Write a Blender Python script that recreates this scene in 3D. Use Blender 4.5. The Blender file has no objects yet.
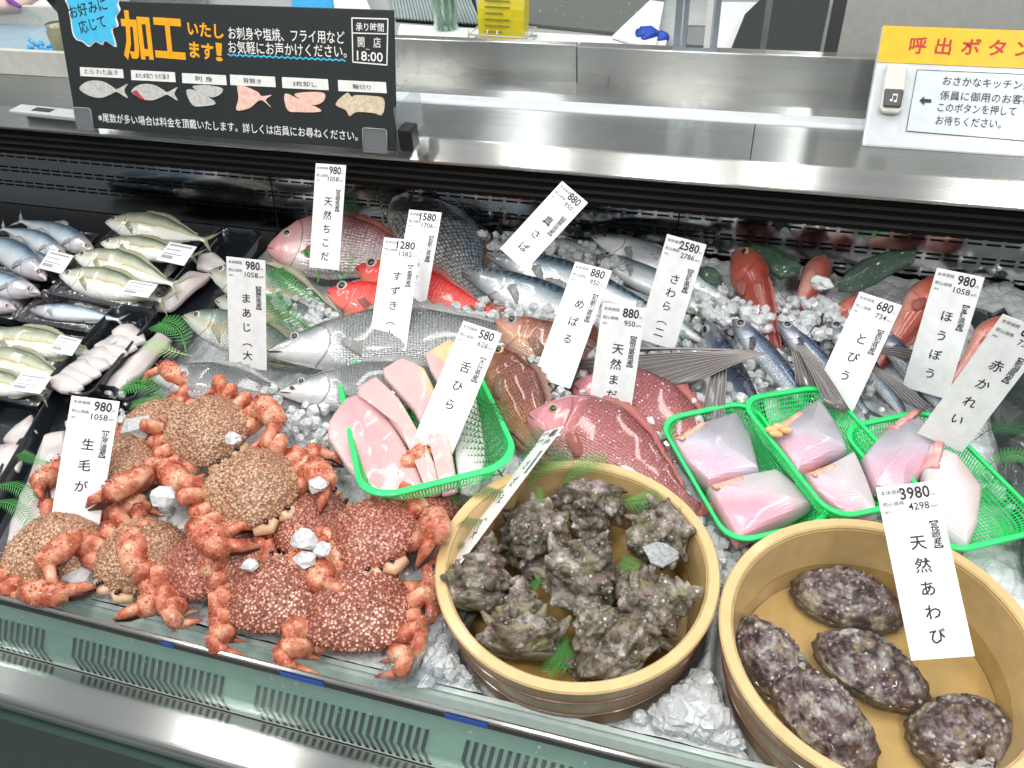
import bpy, math, random
from math import sin, cos, pi, radians, sqrt, atan2
from mathutils import Vector, Matrix, noise, Euler

scene = bpy.context.scene
COL = scene.collection
V = Vector
BED = 0.80            # height of the ice bed above the floor
CAMZ = 1.572
PITCH, YAW, ROLL, FPX = 0.702243, 0.321488, -0.0660641, 814.22

# ------------------------------------------------------------------ camera
def cam_axes():
    cp, sp, cy, sy = cos(PITCH), sin(PITCH), cos(YAW), sin(YAW)
    f = V((-sy*cp, cy*cp, -sp)); rt = V((cy, sy, 0)); up = rt.cross(f)
    return rt*cos(ROLL)+up*sin(ROLL), -rt*sin(ROLL)+up*cos(ROLL), f
CR, CU, CF = cam_axes()
cam_data = bpy.data.cameras.new('camera')
cam = bpy.data.objects.new('camera', cam_data); COL.objects.link(cam)
cam_data.sensor_width = 36; cam_data.lens = FPX/1024*36
cam_data.clip_start = 0.02
M = Matrix((CR, CU, -CF)).transposed().to_4x4(); M.translation = V((0, 0, CAMZ))
cam.matrix_world = M
scene.camera = cam

def P(px, py, h=0.0):
    """point of the place h metres above the bed, seen at pixel (px, py) of the photograph"""
    d = CF + CR*((px-512)/FPX) - CU*((py-384)/FPX)
    s = (BED+h-CAMZ)/d.z
    return V((0, 0, CAMZ)) + d*s

# ------------------------------------------------------------------ node helper
def L(nt, a, b): nt.links.new(a, b)
class NT:
    def __init__(s, m): s.m = m; s.nt = m.node_tree
    def n(s, typ, ins=None, **at):
        nd = s.nt.nodes.new('ShaderNode'+typ)
        for k, v in at.items(): setattr(nd, k, v)
        for k, v in (ins or {}).items():
            if isinstance(v, bpy.types.NodeSocket): s.nt.links.new(v, nd.inputs[k])
            else:
                try: nd.inputs[k].default_value = v
                except Exception: nd.inputs[k].default_value = (*v, 1.0) if len(v) == 3 else v
        return nd
    def math(s, op, a, b=0.0, clamp=False):
        return s.n('Math', {0: a, 1: b}, operation=op, use_clamp=clamp).outputs[0]
    def ramp(s, fac, stops, interp='LINEAR'):
        nd = s.n('ValToRGB', {0: fac}); cr = nd.color_ramp; cr.interpolation = interp
        while len(cr.elements) < len(stops): cr.elements.new(0.5)
        for e, (p, c) in zip(cr.elements, stops):
            e.position = p; e.color = (*c, 1) if len(c) == 3 else c
        return nd.outputs[0]
    def mix(s, fac, a, b, mode='MIX'):
        nd = s.n('Mix', None, data_type='RGBA', blend_type=mode)
        for i, v in ((0, fac), (6, a), (7, b)):
            if isinstance(v, bpy.types.NodeSocket): s.nt.links.new(v, nd.inputs[i])
            else: nd.inputs[i].default_value = (*v, 1) if (hasattr(v, '__len__') and len(v) == 3) else v
        return nd.outputs[2]
    def coord(s, kind='Object', scale=(1, 1, 1)):
        tc = s.n('TexCoord'); mp = s.n('Mapping', {0: tc.outputs[kind], 3: scale}); return mp.outputs[0]
    def noise(s, vec, scale, detail=4, rough=0.6, dist=0.0):
        return s.n('TexNoise', {'Vector': vec, 'Scale': scale, 'Detail': detail, 'Roughness': rough, 'Distortion': dist}).outputs[0]
    def vor(s, vec, scale, feature='F1', out=0, rnd=1.0):
        return s.n('TexVoronoi', {'Vector': vec, 'Scale': scale, 'Randomness': rnd}, feature=feature).outputs[out]
    def bump(s, h, strength, dist=0.002, normal=None):
        ins = {'Height': h, 'Strength': strength, 'Distance': dist}
        if normal: ins['Normal'] = normal
        return s.n('Bump', ins).outputs[0]

MATS = {}
def new_mat(name, col=(0.5, 0.5, 0.5), rough=0.5, metal=0.0, coat=0.0, trans=0.0, ior=1.45, alpha=1.0, spec=0.5, sss=0.0, ssr=0.004):
    m = bpy.data.materials.new(name); m.use_nodes = True
    nt = m.node_tree; b = nt.nodes['Principled BSDF']
    b.inputs['Base Color'].default_value = (*col, 1)
    for k, v in (('Roughness', rough), ('Metallic', metal), ('Coat Weight', coat), ('Transmission Weight', trans), ('IOR', ior), ('Alpha', alpha), ('Specular IOR Level', spec), ('Subsurface Weight', sss)):
        b.inputs[k].default_value = v
    b.inputs['Coat Roughness'].default_value = 0.08
    if sss: b.inputs['Subsurface Scale'].default_value = ssr; b.inputs['Subsurface Radius'].default_value = (1, .6, .45)
    MATS[name] = m
    return m, NT(m), b

def plain(name, col, rough=0.5, **k):
    m, N, b = new_mat(name, col, rough, **k)
    v = N.coord('Object')
    n = N.noise(v, 60, 3)
    c2 = tuple(max(0, x*0.86) for x in col)
    L(N.nt, N.ramp(n, [(0.3, c2), (0.7, col)]), b.inputs['Base Color'])
    return m

def mottled(name, stops, scale=30, rough=0.5, bs=60, bstr=0.3, bdist=0.002, detail=6, spots=None, coord='Object', squash=(1, 1, 1), rnd=0.0, **k):
    m, N, b = new_mat(name, stops[0][1], rough, **k)
    v = N.coord(coord, squash)
    if rnd:
        oi = N.n('ObjectInfo').outputs['Random']
        add = N.n('VectorMath', {0: v, 1: N.n('CombineXYZ', {0: N.math('MULTIPLY', oi, 13.7), 1: N.math('MULTIPLY', oi, 7.1)}).outputs[0]}, operation='ADD')
        v = add.outputs[0]
    n = N.noise(v, scale, detail, 0.65)
    c = N.ramp(n, stops)
    if spots:
        for (sc, col, r0, r1, amt) in spots:
            d = N.vor(v, sc)
            f = N.ramp(d, [(r0, (1, 1, 1)), (r1, (0, 0, 0))])
            g = N.noise(v, sc*0.35, 2)
            f = N.math('MULTIPLY', N.math('MULTIPLY', f, N.ramp(g, [(0.42, (0, 0, 0)), (0.58, (1, 1, 1))])), amt)
            c = N.mix(f, c, col)
    L(N.nt, c, b.inputs['Base Color'])
    L(N.nt, N.bump(N.noise(v, bs, 5, 0.7), bstr, bdist), b.inputs['Normal'])
    return m

# ------------------------------------------------------------------ geometry helper
class G:
    def __init__(s): s.v = []; s.f = []; s.uv = []
    def add(s, vs, fs, uvs=None):
        o = len(s.v); s.v += [V(a) for a in vs]; s.f += [tuple(i+o for i in f) for f in fs]
        s.uv += list(uvs) if uvs else [(0.5, 0.5)]*len(vs)
        return s
    def merge(s, g, M=None):
        return s.add([(M @ a) if M else a for a in g.v], g.f, g.uv)
    def box(s, x0, x1, y0, y1, z0, z1):
        return s.add([(x0, y0, z0), (x1, y0, z0), (x1, y1, z0), (x0, y1, z0), (x0, y0, z1), (x1, y0, z1), (x1, y1, z1), (x0, y1, z1)],
              [(0, 3, 2, 1), (4, 5, 6, 7), (0, 1, 5, 4), (1, 2, 6, 5), (2, 3, 7, 6), (3, 0, 4, 7)])
    def loft(s, rings, cap0=True, cap1=True, uvs=None, wrap=True):
        n = len(rings[0]); vs = [p for r in rings for p in r]; fs = []
        for i in range(len(rings)-1):
            for j in range(n if wrap else n-1):
                k = (j+1) % n
                fs.append((i*n+j, i*n+k, (i+1)*n+k, (i+1)*n+j))
        if cap0: fs.append(tuple(range(n))[::-1])
        if cap1: fs.append(tuple((len(rings)-1)*n+j for j in range(n)))
        return s.add(vs, fs, uvs)
    def tube(s, path, rad, n=8, flat=1.0, cap=True, up=V((0, 0, 1))):
        path = [V(p) for p in path]
        if not hasattr(rad, '__len__'): rad = [rad]*len(path)
        rings = []; uvs = []
        for i, p in enumerate(path):
            t = (path[min(i+1, len(path)-1)]-path[max(i-1, 0)]).normalized()
            a = t.cross(up)
            if a.length < 1e-3: a = t.cross(V((1, 0.2, 0)))
            a.normalize(); b = a.cross(t)
            rings.append([p + a*cos(2*pi*j/n)*rad[i] + b*sin(2*pi*j/n)*rad[i]*flat for j in range(n)])
            uvs += [(i/max(1, len(path)-1), j/n) for j in range(n)]
        return s.loft(rings, cap, cap, uvs)
    def ball(s, c, r, nu=12, nv=8, sc=(1, 1, 1)):
        c = V(c); rings = []
        for i in range(1, nv):
            th = pi*i/nv
            rings.append([c + V((sin(th)*cos(2*pi*j/nu)*r*sc[0], sin(th)*sin(2*pi*j/nu)*r*sc[1], cos(th)*r*sc[2])) for j in range(nu)])
        o = len(s.v); s.loft(rings, False, False)
        a = len(s.v); s.add([c+V((0, 0, r*sc[2])), c-V((0, 0, r*sc[2]))], [])
        for j in range(nu):
            k = (j+1) % nu
            s.f.append((o+k, o+j, a)); s.f.append((o+(nv-2)*nu+j, o+(nv-2)*nu+k, a+1))
        return s
    def cone(s, base, tip, r, n=5):
        base = V(base); tip = V(tip); t = (tip-base).normalized()
        a = t.cross(V((0, 0, 1)))
        if a.length < 1e-3: a = V((1, 0, 0))
        a.normalize(); b = a.cross(t)
        vs = [base + a*cos(2*pi*j/n)*r + b*sin(2*pi*j/n)*r for j in range(n)]+[tip]
        return s.add(vs, [(j, (j+1) % n, n) for j in range(n)]+[tuple(range(n))[::-1]])

def mesh_of(name, g, smooth=True):
    me = bpy.data.meshes.new(name)
    me.from_pydata([tuple(v) for v in g.v], [], g.f)
    uvl = me.uv_layers.new(name='UVMap')
    li = [0]*len(me.loops); me.loops.foreach_get('vertex_index', li)
    flat = []
    for i in li: flat += [g.uv[i][0], g.uv[i][1]]
    uvl.data.foreach_set('uv', flat)
    if smooth: me.polygons.foreach_set('use_smooth', [True]*len(me.polygons))
    me.update()
    return me
def obj(name, g, m, parent=None, smooth=True, label=None, sharp=None):
    me = g if isinstance(g, bpy.types.Mesh) else mesh_of(name, g, smooth)
    if m is not None and not me.materials: me.materials.append(m)
    if sharp: me.set_sharp_from_angle(angle=radians(sharp))
    o = bpy.data.objects.new(name, me); COL.objects.link(o)
    if parent: o.parent = parent
    if label: o['label'] = label
    return o
def thing(name, label, cat, loc=(0, 0, 0), group=None, rot=None):
    o = bpy.data.objects.new(name, None); COL.objects.link(o)
    o.empty_display_size = 0.02
    Mx = rot.to_4x4() if rot is not None else Matrix.Identity(4)
    Mx.translation = V(loc); o.matrix_world = Mx
    o['label'] = label; o['category'] = cat
    if group: o['group'] = group
    return o
def tag(o, label, cat, group=None, kind=None):
    o['label'] = label; o['category'] = cat
    if group: o['group'] = group
    if kind: o['kind'] = kind
    return o
def struct(o): o['kind'] = 'structure'; return o
def frame(X, Z):
    """rotation whose local x runs along X and whose local z is as near Z as it can be"""
    X = X.normalized(); Y = Z.cross(X).normalized(); Zn = X.cross(Y)
    return Matrix((X, Y, Zn)).transposed()
def interp(pts, t):
    if t <= pts[0][0]: return pts[0][1:]
    for a, b in zip(pts, pts[1:]):
        if t <= b[0]:
            k = (t-a[0])/(b[0]-a[0]); k = k*k*(3-2*k)*0.35+k*0.65
            return tuple(x+(y-x)*k for x, y in zip(a[1:], b[1:]))
    return pts[-1][1:]

def catmull(pts, n=6):
    out = []; N_ = len(pts)
    for i in range(N_):
        p0, p1, p2, p3 = (V(pts[(i+k-1) % N_]) for k in range(4))
        for j in range(n):
            t = j/n; out.append(.5*((2*p1)+(p2-p0)*t+(2*p0-5*p1+4*p2-p3)*t*t+(3*p1-p0-3*p2+p3)*t**3))
    return out

# ------------------------------------------------------------------ lettering
_fc = bpy.data.curves.new('lettering', 'FONT'); _fo = bpy.data.objects.new('lettering', _fc); COL.objects.link(_fo)
_tc = {}
def glyph(s, bold=0.0):
    if (s, bold) not in _tc:
        _fc.body = s; _fc.offset = bold; _fc.resolution_u = 2; bpy.context.view_layer.update()
        me = bpy.data.meshes.new_from_object(_fo.evaluated_get(bpy.context.evaluated_depsgraph_get()))
        vs = [v.co.copy() for v in me.vertices]; fs = [tuple(p.vertices) for p in me.polygons]
        xs = [v.x for v in vs] or [0]
        _tc[(s, bold)] = (vs, fs, min(xs), max(xs)); bpy.data.meshes.remove(me)
    return _tc[(s, bold)]
def text(g, s, size, x, y, align='L', bold=0.0, width=None, z=0.0, rot=0.0, slant=0.0):
    """adds the lettering s to g, its baseline starting at (x, y); width squeezes it to that width"""
    vs, fs, a, b = glyph(s, bold)
    sx = size if width is None else width/max(1e-6, b-a)
    w = (b-a)*sx
    ox = {'L': 0, 'C': -w/2, 'R': -w}[align]
    c, sn = cos(rot), sin(rot); out = []
    for v in vs:
        px = (v.x-a)*sx+ox; py = v.y*size; px += py*slant
        out.append((x+px*c-py*sn, y+px*sn+py*c, z))
    g.add(out, fs)
def vtext(g, s, size, x, y, step, bold=0.0, z=0.0):
    for i, ch in enumerate(s):
        ch = {'【': '︻', '】': '︼', '（': '︵', '）': '︶'}.get(ch, ch)
        vs, fs, a, b = glyph(ch, bold)
        text(g, ch, size, x-(0.5-a)*size if ch in '︻︼︵︶一' else x-(b-a)*size/2, y-i*step-size*0.4, bold=bold, z=z)

# ------------------------------------------------------------------ materials
def steel(name, col=(0.62, 0.63, 0.62), rough=0.28, streak=(.4, 40, 40), bstr=0.0, metal=1.0, aniso=.93):
    """steel brushed along x: highlights run out across the brushing"""
    m, N, b = new_mat(name, col, rough, metal=metal)
    v = N.coord('Object', streak)
    n = N.noise(v, 2.2, 6, 0.7)
    L(N.nt, N.ramp(n, [(0.3, tuple(c*0.86 for c in col)), (0.7, col)]), b.inputs['Base Color'])
    b.inputs['Anisotropic'].default_value = aniso
    L(N.nt, N.n('CombineXYZ', {0: 0.0, 1: .74, 2: .67}).outputs[0], b.inputs['Tangent'])
    L(N.nt, N.math('MULTIPLY', N.math('ADD', N.math('MULTIPLY', N.noise(N.coord('Object', (9, 3, 3)), 1.0, 3), .6), .7), rough), b.inputs['Roughness'])
    return m
STEEL = steel('brushed_steel', (0.56, 0.56, 0.535), 0.24, aniso=.97)
STEEL_D = steel('dull_steel', (0.43, 0.445, 0.435), 0.26, aniso=.97)
MIRROR = steel('polished_steel', (0.66, 0.67, 0.68), 0.10, aniso=0.0)
STEEL_G = plain('grille_enamel', (0.62, 0.70, 0.67), 0.35, coat=.2)
WHITE_MET = plain('white_enamel', (0.62, 0.66, 0.69), 0.25, coat=0.4)
DARK = plain('black_plastic', (0.012, 0.013, 0.015), 0.35)
RIBM = plain('black_rib', (0.006, 0.006, 0.006), 0.5)
RIBL = plain('grey_rib_edge', (0.035, 0.03, 0.03), 0.35)
HOLE = plain('slot_dark', (0.006, 0.007, 0.008), 0.8)
GREEN_BODY = plain('dark_green_panel', (0.012, 0.042, 0.036), 0.45)
def thin_glass(name, tint, ior=1.45, rough=.02, bump=None, haze=0.0):
    m = bpy.data.materials.new(name); m.use_nodes = True; N = NT(m); N.nt.nodes.remove(N.nt.nodes['Principled BSDF'])
    t = N.n('BsdfTransparent', {0: (*tint, 1)}); g = N.n('BsdfGlossy', {'Roughness': rough, 'Color': (1, 1, 1, 1)}); bf = N.n('NewGeometry').outputs['Backfacing']; f = N.n('Fresnel', {0: N.math('ADD', ior, N.math('MULTIPLY', bf, 1/ior-ior))})
    if bump:
        nb = N.bump(N.noise(N.coord('Object'), bump[0], 3), bump[1], .003); L(N.nt, nb, g.inputs['Normal']); L(N.nt, nb, f.inputs['Normal'])
    mx = N.n('MixShader', {0: f.outputs[0]}); L(N.nt, t.outputs[0], mx.inputs[1]); L(N.nt, g.outputs[0], mx.inputs[2]); out = mx.outputs[0]
    if haze:
        d = N.n('BsdfDiffuse', {'Color': (.85, .88, .9, 1)}); m2 = N.n('MixShader', {0: haze}); L(N.nt, out, m2.inputs[1]); L(N.nt, d.outputs[0], m2.inputs[2]); out = m2.outputs[0]
    L(N.nt, out, N.nt.nodes['Material Output'].inputs[0]); MATS[name] = m
    return m
GLASS = thin_glass('clear_glass', (.80, .93, .88), 1.5, haze=.03)
GASKET = plain('black_gasket', (0.008, 0.008, 0.009), 0.3)
PLASTIC_B = plain('black_tray_plastic', (0.014, 0.017, 0.022), 0.16, coat=0.5)
CARD = plain('white_card', (0.88, 0.89, 0.90), 0.35)
INK = plain('black_ink', (0.02, 0.02, 0.02), 0.5)
WHITE_INK = plain('white_ink', (0.88, 0.88, 0.86), 0.5)
SIGN_BLACK = plain('matt_black_board', (0.022, 0.028, 0.028), 0.45)
ORANGE = plain('orange_ink', (1.0, 0.42, 0.01), 0.5)
YEL = plain('yellow_print', (0.78, 0.46, 0.0), 0.35)
RED_INK = plain('red_ink', (0.50, 0.015, 0.01), 0.45)
CYAN = plain('cyan_paper', (0.07, 0.55, 0.86), 0.5)
CLEARP = thin_glass('clear_plastic', (.86, .88, .90), 1.5, .08, haze=.10)
GREY_PL = plain('grey_button', (0.07, 0.075, 0.08), 0.4)
IVORY = plain('ivory_housing', (0.72, 0.70, 0.63), 0.35)
BASKET = plain('green_basket_plastic', (0.03, 0.80, 0.20), 0.32, coat=0.3)

def wood_mat(name, c0, c1, rough=0.45, rings=(1, 1, 1)):
    m, N, b = new_mat(name, c0, rough, coat=0.25)
    tc = N.n('TexCoord'); sep = N.n('SeparateXYZ', {0: tc.outputs['Object']})
    ang = N.math('ARCTAN2', sep.outputs[1], sep.outputs[0])
    vec = N.n('CombineXYZ', {0: N.math('MULTIPLY', ang, 42), 1: N.math('MULTIPLY', sep.outputs[2], 3.0)}).outputs[0]
    n = N.noise(vec, 1.6, 5, 0.6)
    n2 = N.noise(tc.outputs['Object'], 22, 3)
    c = N.ramp(n, [(0.25, c0), (0.75, c1)])
    c = N.mix(N.math('MULTIPLY', n2, 0.25), c, tuple(x*0.75 for x in c0))
    L(N.nt, c, b.inputs['Base Color'])
    L(N.nt, N.bump(n, 0.12, 0.001), b.inputs['Normal'])
    return m
WOOD_SIDE = wood_mat('bowl_stave_wood', (0.34, 0.23, 0.13), (0.50, 0.36, 0.20))
WOOD_RIM = plain('bowl_rim_wood', (0.66, 0.46, 0.22), 0.4, coat=0.3)
WOOD_IN = plain('bowl_inner_wood', (0.60, 0.42, 0.19), 0.35, coat=0.3)
HOOP = plain('copper_brown_hoop', (0.17, 0.055, 0.03), 0.35, coat=0.3)
WATER = thin_glass('shallow_water', (.95, .93, .86), 1.33, .01, (25, .2))

# ice: wet crushed ice, whitish and glassy
def ice_mat(name, col, trans, rough, sc):
    m, N, b = new_mat(name, col, rough, trans=trans, ior=1.31, coat=0.6)
    v = N.coord('Object')
    L(N.nt, N.ramp(N.noise(v, sc, 4), [(0.3, tuple(c*0.78 for c in col)), (0.7, col)]), b.inputs['Base Color'])
    L(N.nt, N.bump(N.vor(v, sc*2.5), 0.5, 0.003), b.inputs['Normal'])
    return m
ICE = ice_mat('crushed_ice', (0.90, 0.93, 0.95), 0.35, 0.08, 70)
ICE_BED = ice_mat('ice_bed', (0.78, 0.82, 0.84), 0.0, 0.18, 90)

# fish skins: u runs nose to tail, v from belly (0) to back (1)
def fish_mat(name, stops, sscale=55, sstr=0.35, rough=0.26, metal=0.25, line=None, spots=None, gill=0.22, wob=0.12, stripes=None, head=None, wave=None, sk=(1, 0.45, 1)):
    m, N, b = new_mat(name, stops[0][1], rough, metal=metal, coat=0.7)
    uv = N.n('TexCoord').outputs['UV']; oc = N.coord('Object')
    sp = N.n('SeparateXYZ', {0: uv}); u, v = sp.outputs[0], sp.outputs[1]
    n = N.noise(oc, 7, 4, 0.6)
    vv = N.math('ADD', v, N.math('MULTIPLY', N.math('SUBTRACT', n, 0.5), wob*2))
    c = N.ramp(vv, stops)
    if head:
        hf = N.math('MULTIPLY', N.math('SUBTRACT', 1.0, N.math('MULTIPLY', u, 1/(gill*1.1)), clamp=True), 1.6, clamp=True)
        c = N.mix(hf, c, head)
    mp = N.n('Mapping', {0: uv, 3: (1, 0.42, 1)}).outputs[0]
    vo = N.n('TexVoronoi', {'Vector': mp, 'Scale': sscale, 'Randomness': 0.35}, feature='F1')
    mask = N.math('MULTIPLY', N.math('SUBTRACT', u, gill-0.01), 14, clamp=True)
    edge = N.ramp(vo.outputs[0], [(0.25, (0, 0, 0)), (0.62, (1, 1, 1))])
    c = N.mix(N.math('MULTIPLY', N.math('MULTIPLY', edge, mask), sstr), c, tuple(x*0.25 for x in stops[-1][1]))
    shine = N.ramp(vo.outputs[0], [(0.0, (1, 1, 1)), (0.28, (0, 0, 0))])
    c = N.mix(N.math('MULTIPLY', N.math('MULTIPLY', shine, mask), sstr*0.6), c, (0.9, 0.9, 0.9))
    if spots:
        for (sc, col, r0, r1, lo) in spots:
            d = N.ramp(N.vor(mp, sc), [(r0, (1, 1, 1)), (r1, (0, 0, 0))])
            up = N.math('MULTIPLY', N.math('SUBTRACT', v, lo), 6, clamp=True)
            c = N.mix(N.math('MULTIPLY', N.math('MULTIPLY', d, up), mask), c, col)
    if stripes:
        (fr, col, lo, amt) = stripes
        w = N.n('TexWave', {'Vector': mp, 'Scale': fr, 'Distortion': 5.0, 'Detail': 2.0, 'Detail Scale': 2.0}).outputs[0]
        up = N.math('MULTIPLY', N.math('SUBTRACT', v, lo), 8, clamp=True)
        c = N.mix(N.math('MULTIPLY', N.math('MULTIPLY', N.ramp(w, [(0.45, (0, 0, 0)), (0.6, (1, 1, 1))]), up), amt), c, col)
    if line:
        (lv, lw, col) = line
        d = N.math('ABSOLUTE', N.math('SUBTRACT', vv, lv))
        f = N.math('SUBTRACT', 1.0, N.math('DIVIDE', d, lw), clamp=True)
        c = N.mix(N.math('MULTIPLY', f, mask), c, col)
    # gill opening: a dark curved seam behind the cheek
    gv = N.math('SUBTRACT', v, 0.45); gu = N.math('SUBTRACT', gill, N.math('MULTIPLY', N.math('MULTIPLY', gv, gv), 0.28))
    gd = N.math('ABSOLUTE', N.math('SUBTRACT', u, gu))
    gf = N.math('SUBTRACT', 1.0, N.math('DIVIDE', gd, 0.006), clamp=True)
    c = N.mix(N.math('MULTIPLY', gf, 0.75), c, (0.10, 0.03, 0.03))
    L(N.nt, c, b.inputs['Base Color'])
    h = N.math('MULTIPLY', N.math('SUBTRACT', 1.0, vo.outputs[0]), mask)
    nb = N.bump(h, min(1.0, sstr*1.1), 0.006)
    nb = N.bump(N.noise(oc, 30, 4), 0.12, 0.01, nb)
    L(N.nt, nb, b.inputs['Normal'])
    return m
def fin_mat(name, c0, c1, alpha=0.9, freq=22, dots=None):
    m, N, b = new_mat(name, c0, 0.3, coat=0.4, alpha=alpha)
    uv = N.n('TexCoord').outputs['UV']
    w = N.n('TexWave', {'Vector': uv, 'Scale': freq, 'Distortion': 0.6}, bands_direction='X').outputs[0]
    c = N.ramp(w, [(0.25, c0), (0.8, c1)])
    if dots: c = N.mix(N.ramp(N.vor(uv, 16), [(0.12, (1, 1, 1)), (0.2, (0, 0, 0))]), c, dots)
    L(N.nt, c, b.inputs['Base Color'])
    L(N.nt, N.bump(w, 0.5, 0.001), b.inputs['Normal'])
    return m

S = {}
S['trevally'] = fish_mat('olive_silver_skin', [(0.0, (0.72, 0.72, 0.68)), (0.30, (0.62, 0.64, 0.60)), (0.45, (0.46, 0.44, 0.28)), (0.62, (0.30, 0.36, 0.33)), (0.8, (0.14, 0.19, 0.17)), (1.0, (0.07, 0.10, 0.08))], 70, 0.4, line=(0.45, 0.04, (0.48, 0.42, 0.18)))
S['small_trevally'] = fish_mat('yellow_silver_skin', [(0.0, (0.90, 0.90, 0.88)), (0.40, (0.86, 0.86, 0.78)), (0.55, (0.62, 0.60, 0.42)), (0.68, (0.56, 0.58, 0.46)), (0.85, (0.24, 0.28, 0.18)), (1.0, (0.10, 0.13, 0.09))], 60, 0.25, line=(0.52, 0.035, (0.42, 0.36, 0.12)))
S['sardine'] = fish_mat('blue_silver_skin', [(0.0, (0.80, 0.83, 0.88)), (0.40, (0.68, 0.75, 0.82)), (0.62, (0.42, 0.52, 0.60)), (0.85, (0.10, 0.17, 0.25)), (1.0, (0.05, 0.08, 0.13))], 60, 0.15, rough=0.2, head=(0.42, 0.38, 0.38))
S['sea_bass'] = fish_mat('silver_bass_skin', [(0.0, (0.82, 0.82, 0.83)), (0.35, (0.68, 0.69, 0.70)), (0.6, (0.42, 0.44, 0.45)), (0.82, (0.20, 0.22, 0.22)), (1.0, (0.10, 0.11, 0.11))], 95, 0.55, rough=0.24, metal=0.35)
S['red_bream'] = fish_mat('rose_bream_skin', [(0.0, (0.72, 0.56, 0.54)), (0.3, (0.50, 0.24, 0.23)), (0.6, (0.38, 0.12, 0.12)), (1.0, (0.22, 0.045, 0.05))], 60, 0.35, spots=[(40, (0.85, 0.85, 0.95), 0.10, 0.17, 0.25)], head=(0.62, 0.25, 0.28))
S['pink_bream'] = fish_mat('pale_pink_bream_skin', [(0.0, (0.85, 0.78, 0.77)), (0.35, (0.78, 0.66, 0.66)), (0.6, (0.62, 0.48, 0.50)), (0.85, (0.50, 0.22, 0.22)), (1.0, (0.30, 0.08, 0.08))], 50, 0.45, head=(0.72, 0.36, 0.36))
S['scarlet'] = fish_mat('scarlet_skin', [(0.0, (0.85, 0.30, 0.24)), (0.4, (0.85, 0.10, 0.08)), (1.0, (0.62, 0.02, 0.02))], 45, 0.25, metal=0.05)
S['black_bream'] = fish_mat('grey_scaled_skin', [(0.0, (0.62, 0.55, 0.52)), (0.35, (0.45, 0.43, 0.42)), (0.6, (0.38, 0.40, 0.42)), (0.85, (0.28, 0.38, 0.46)), (1.0, (0.14, 0.20, 0.24))], 42, 0.75, metal=0.3)
S['mackerel'] = fish_mat('mackerel_skin', [(0.0, (0.80, 0.82, 0.84)), (0.42, (0.64, 0.67, 0.70)), (0.6, (0.30, 0.36, 0.40)), (0.75, (0.10, 0.16, 0.20)), (1.0, (0.03, 0.05, 0.08))], 90, 0.12, rough=0.2, head=(0.22, 0.24, 0.26), stripes=(9, (.02, .04, .06), .68, .8))
S['spotted'] = fish_mat('spotted_mackerel_skin', [(0.0, (0.86, 0.87, 0.88)), (0.5, (0.72, 0.74, 0.76)), (0.78, (0.36, 0.42, 0.46)), (1.0, (0.10, 0.14, 0.18))], 90, 0.1, rough=0.2, spots=[(26, (0.26, 0.30, 0.34), 0.22, 0.36, 0.35)])
S['rockfish'] = fish_mat('brown_rockfish_skin', [(0.0, (0.75, 0.55, 0.42)), (0.35, (0.52, 0.28, 0.18)), (0.7, (0.30, 0.12, 0.08)), (1.0, (0.16, 0.06, 0.05))], 50, 0.3, wob=0.25, head=(0.48, 0.24, 0.18))
S['orange_rockfish'] = fish_mat('orange_rockfish_skin', [(0.0, (0.70, 0.42, 0.28)), (0.3, (0.52, 0.24, 0.12)), (0.55, (0.30, 0.10, 0.06)), (1.0, (0.14, 0.04, 0.03))], 45, 0.3, wob=0.35, spots=[(14, (0.25, 0.07, 0.04), 0.2, 0.34, 0.2)])
S['gurnard'] = fish_mat('brick_red_skin', [(0.0, (0.66, 0.36, 0.30)), (0.3, (0.52, 0.13, 0.08)), (0.6, (0.40, 0.06, 0.04)), (1.0, (0.22, 0.03, 0.02))], 60, 0.2, metal=0.0, rough=0.3, gill=0.3, wob=.25, head=(0.42, 0.11, 0.08))
S['flying'] = fish_mat('indigo_skin', [(0.0, (0.72, 0.74, 0.78)), (0.30, (0.50, 0.55, 0.62)), (0.50, (0.16, 0.24, 0.36)), (0.75, (0.035, 0.06, 0.12)), (1.0, (0.015, 0.02, 0.04))], 55, 0.4, rough=0.22, head=(0.20, 0.20, 0.24))
F = {
 'grey': fin_mat('grey_fin', (0.20, 0.20, 0.20), (0.50, 0.50, 0.48)),
 'olive': fin_mat('olive_fin', (0.22, 0.22, 0.14), (0.50, 0.48, 0.32)),
 'red': fin_mat('red_fin', (0.30, 0.05, 0.045), (0.52, 0.20, 0.17)),
 'brown': fin_mat('brown_fin', (0.16, 0.07, 0.05), (0.42, 0.25, 0.18)),
 'dark': fin_mat('dark_fin', (0.02, 0.02, 0.03), (0.16, 0.16, 0.18)),
 'wing': plain('flying_wing_fin', (.10, .09, .09), .3, coat=.4),
 'green': fin_mat('green_wing_fin', (0.015, 0.05, 0.03), (0.08, 0.13, 0.09), 1.0, 10, (0.35, 0.5, 0.45)),
}
RAYM = plain('fin_ray_grey', (.30, .27, .26), .35)
EYE_W = plain('eye_silver', (0.48, 0.46, 0.42), 0.15, coat=0.8)
EYE_Y = plain('eye_amber', (0.45, 0.33, 0.14), 0.15, coat=0.8)
EYE_G = plain('eye_dull_grey', (0.30, 0.32, 0.34), 0.15, coat=0.8)
PUPIL = plain('pupil_black', (0.004, 0.004, 0.006), 0.08, coat=0.8)
MOUTHM = plain('mouth_dark', (0.10, 0.035, 0.035), 0.4)

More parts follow.
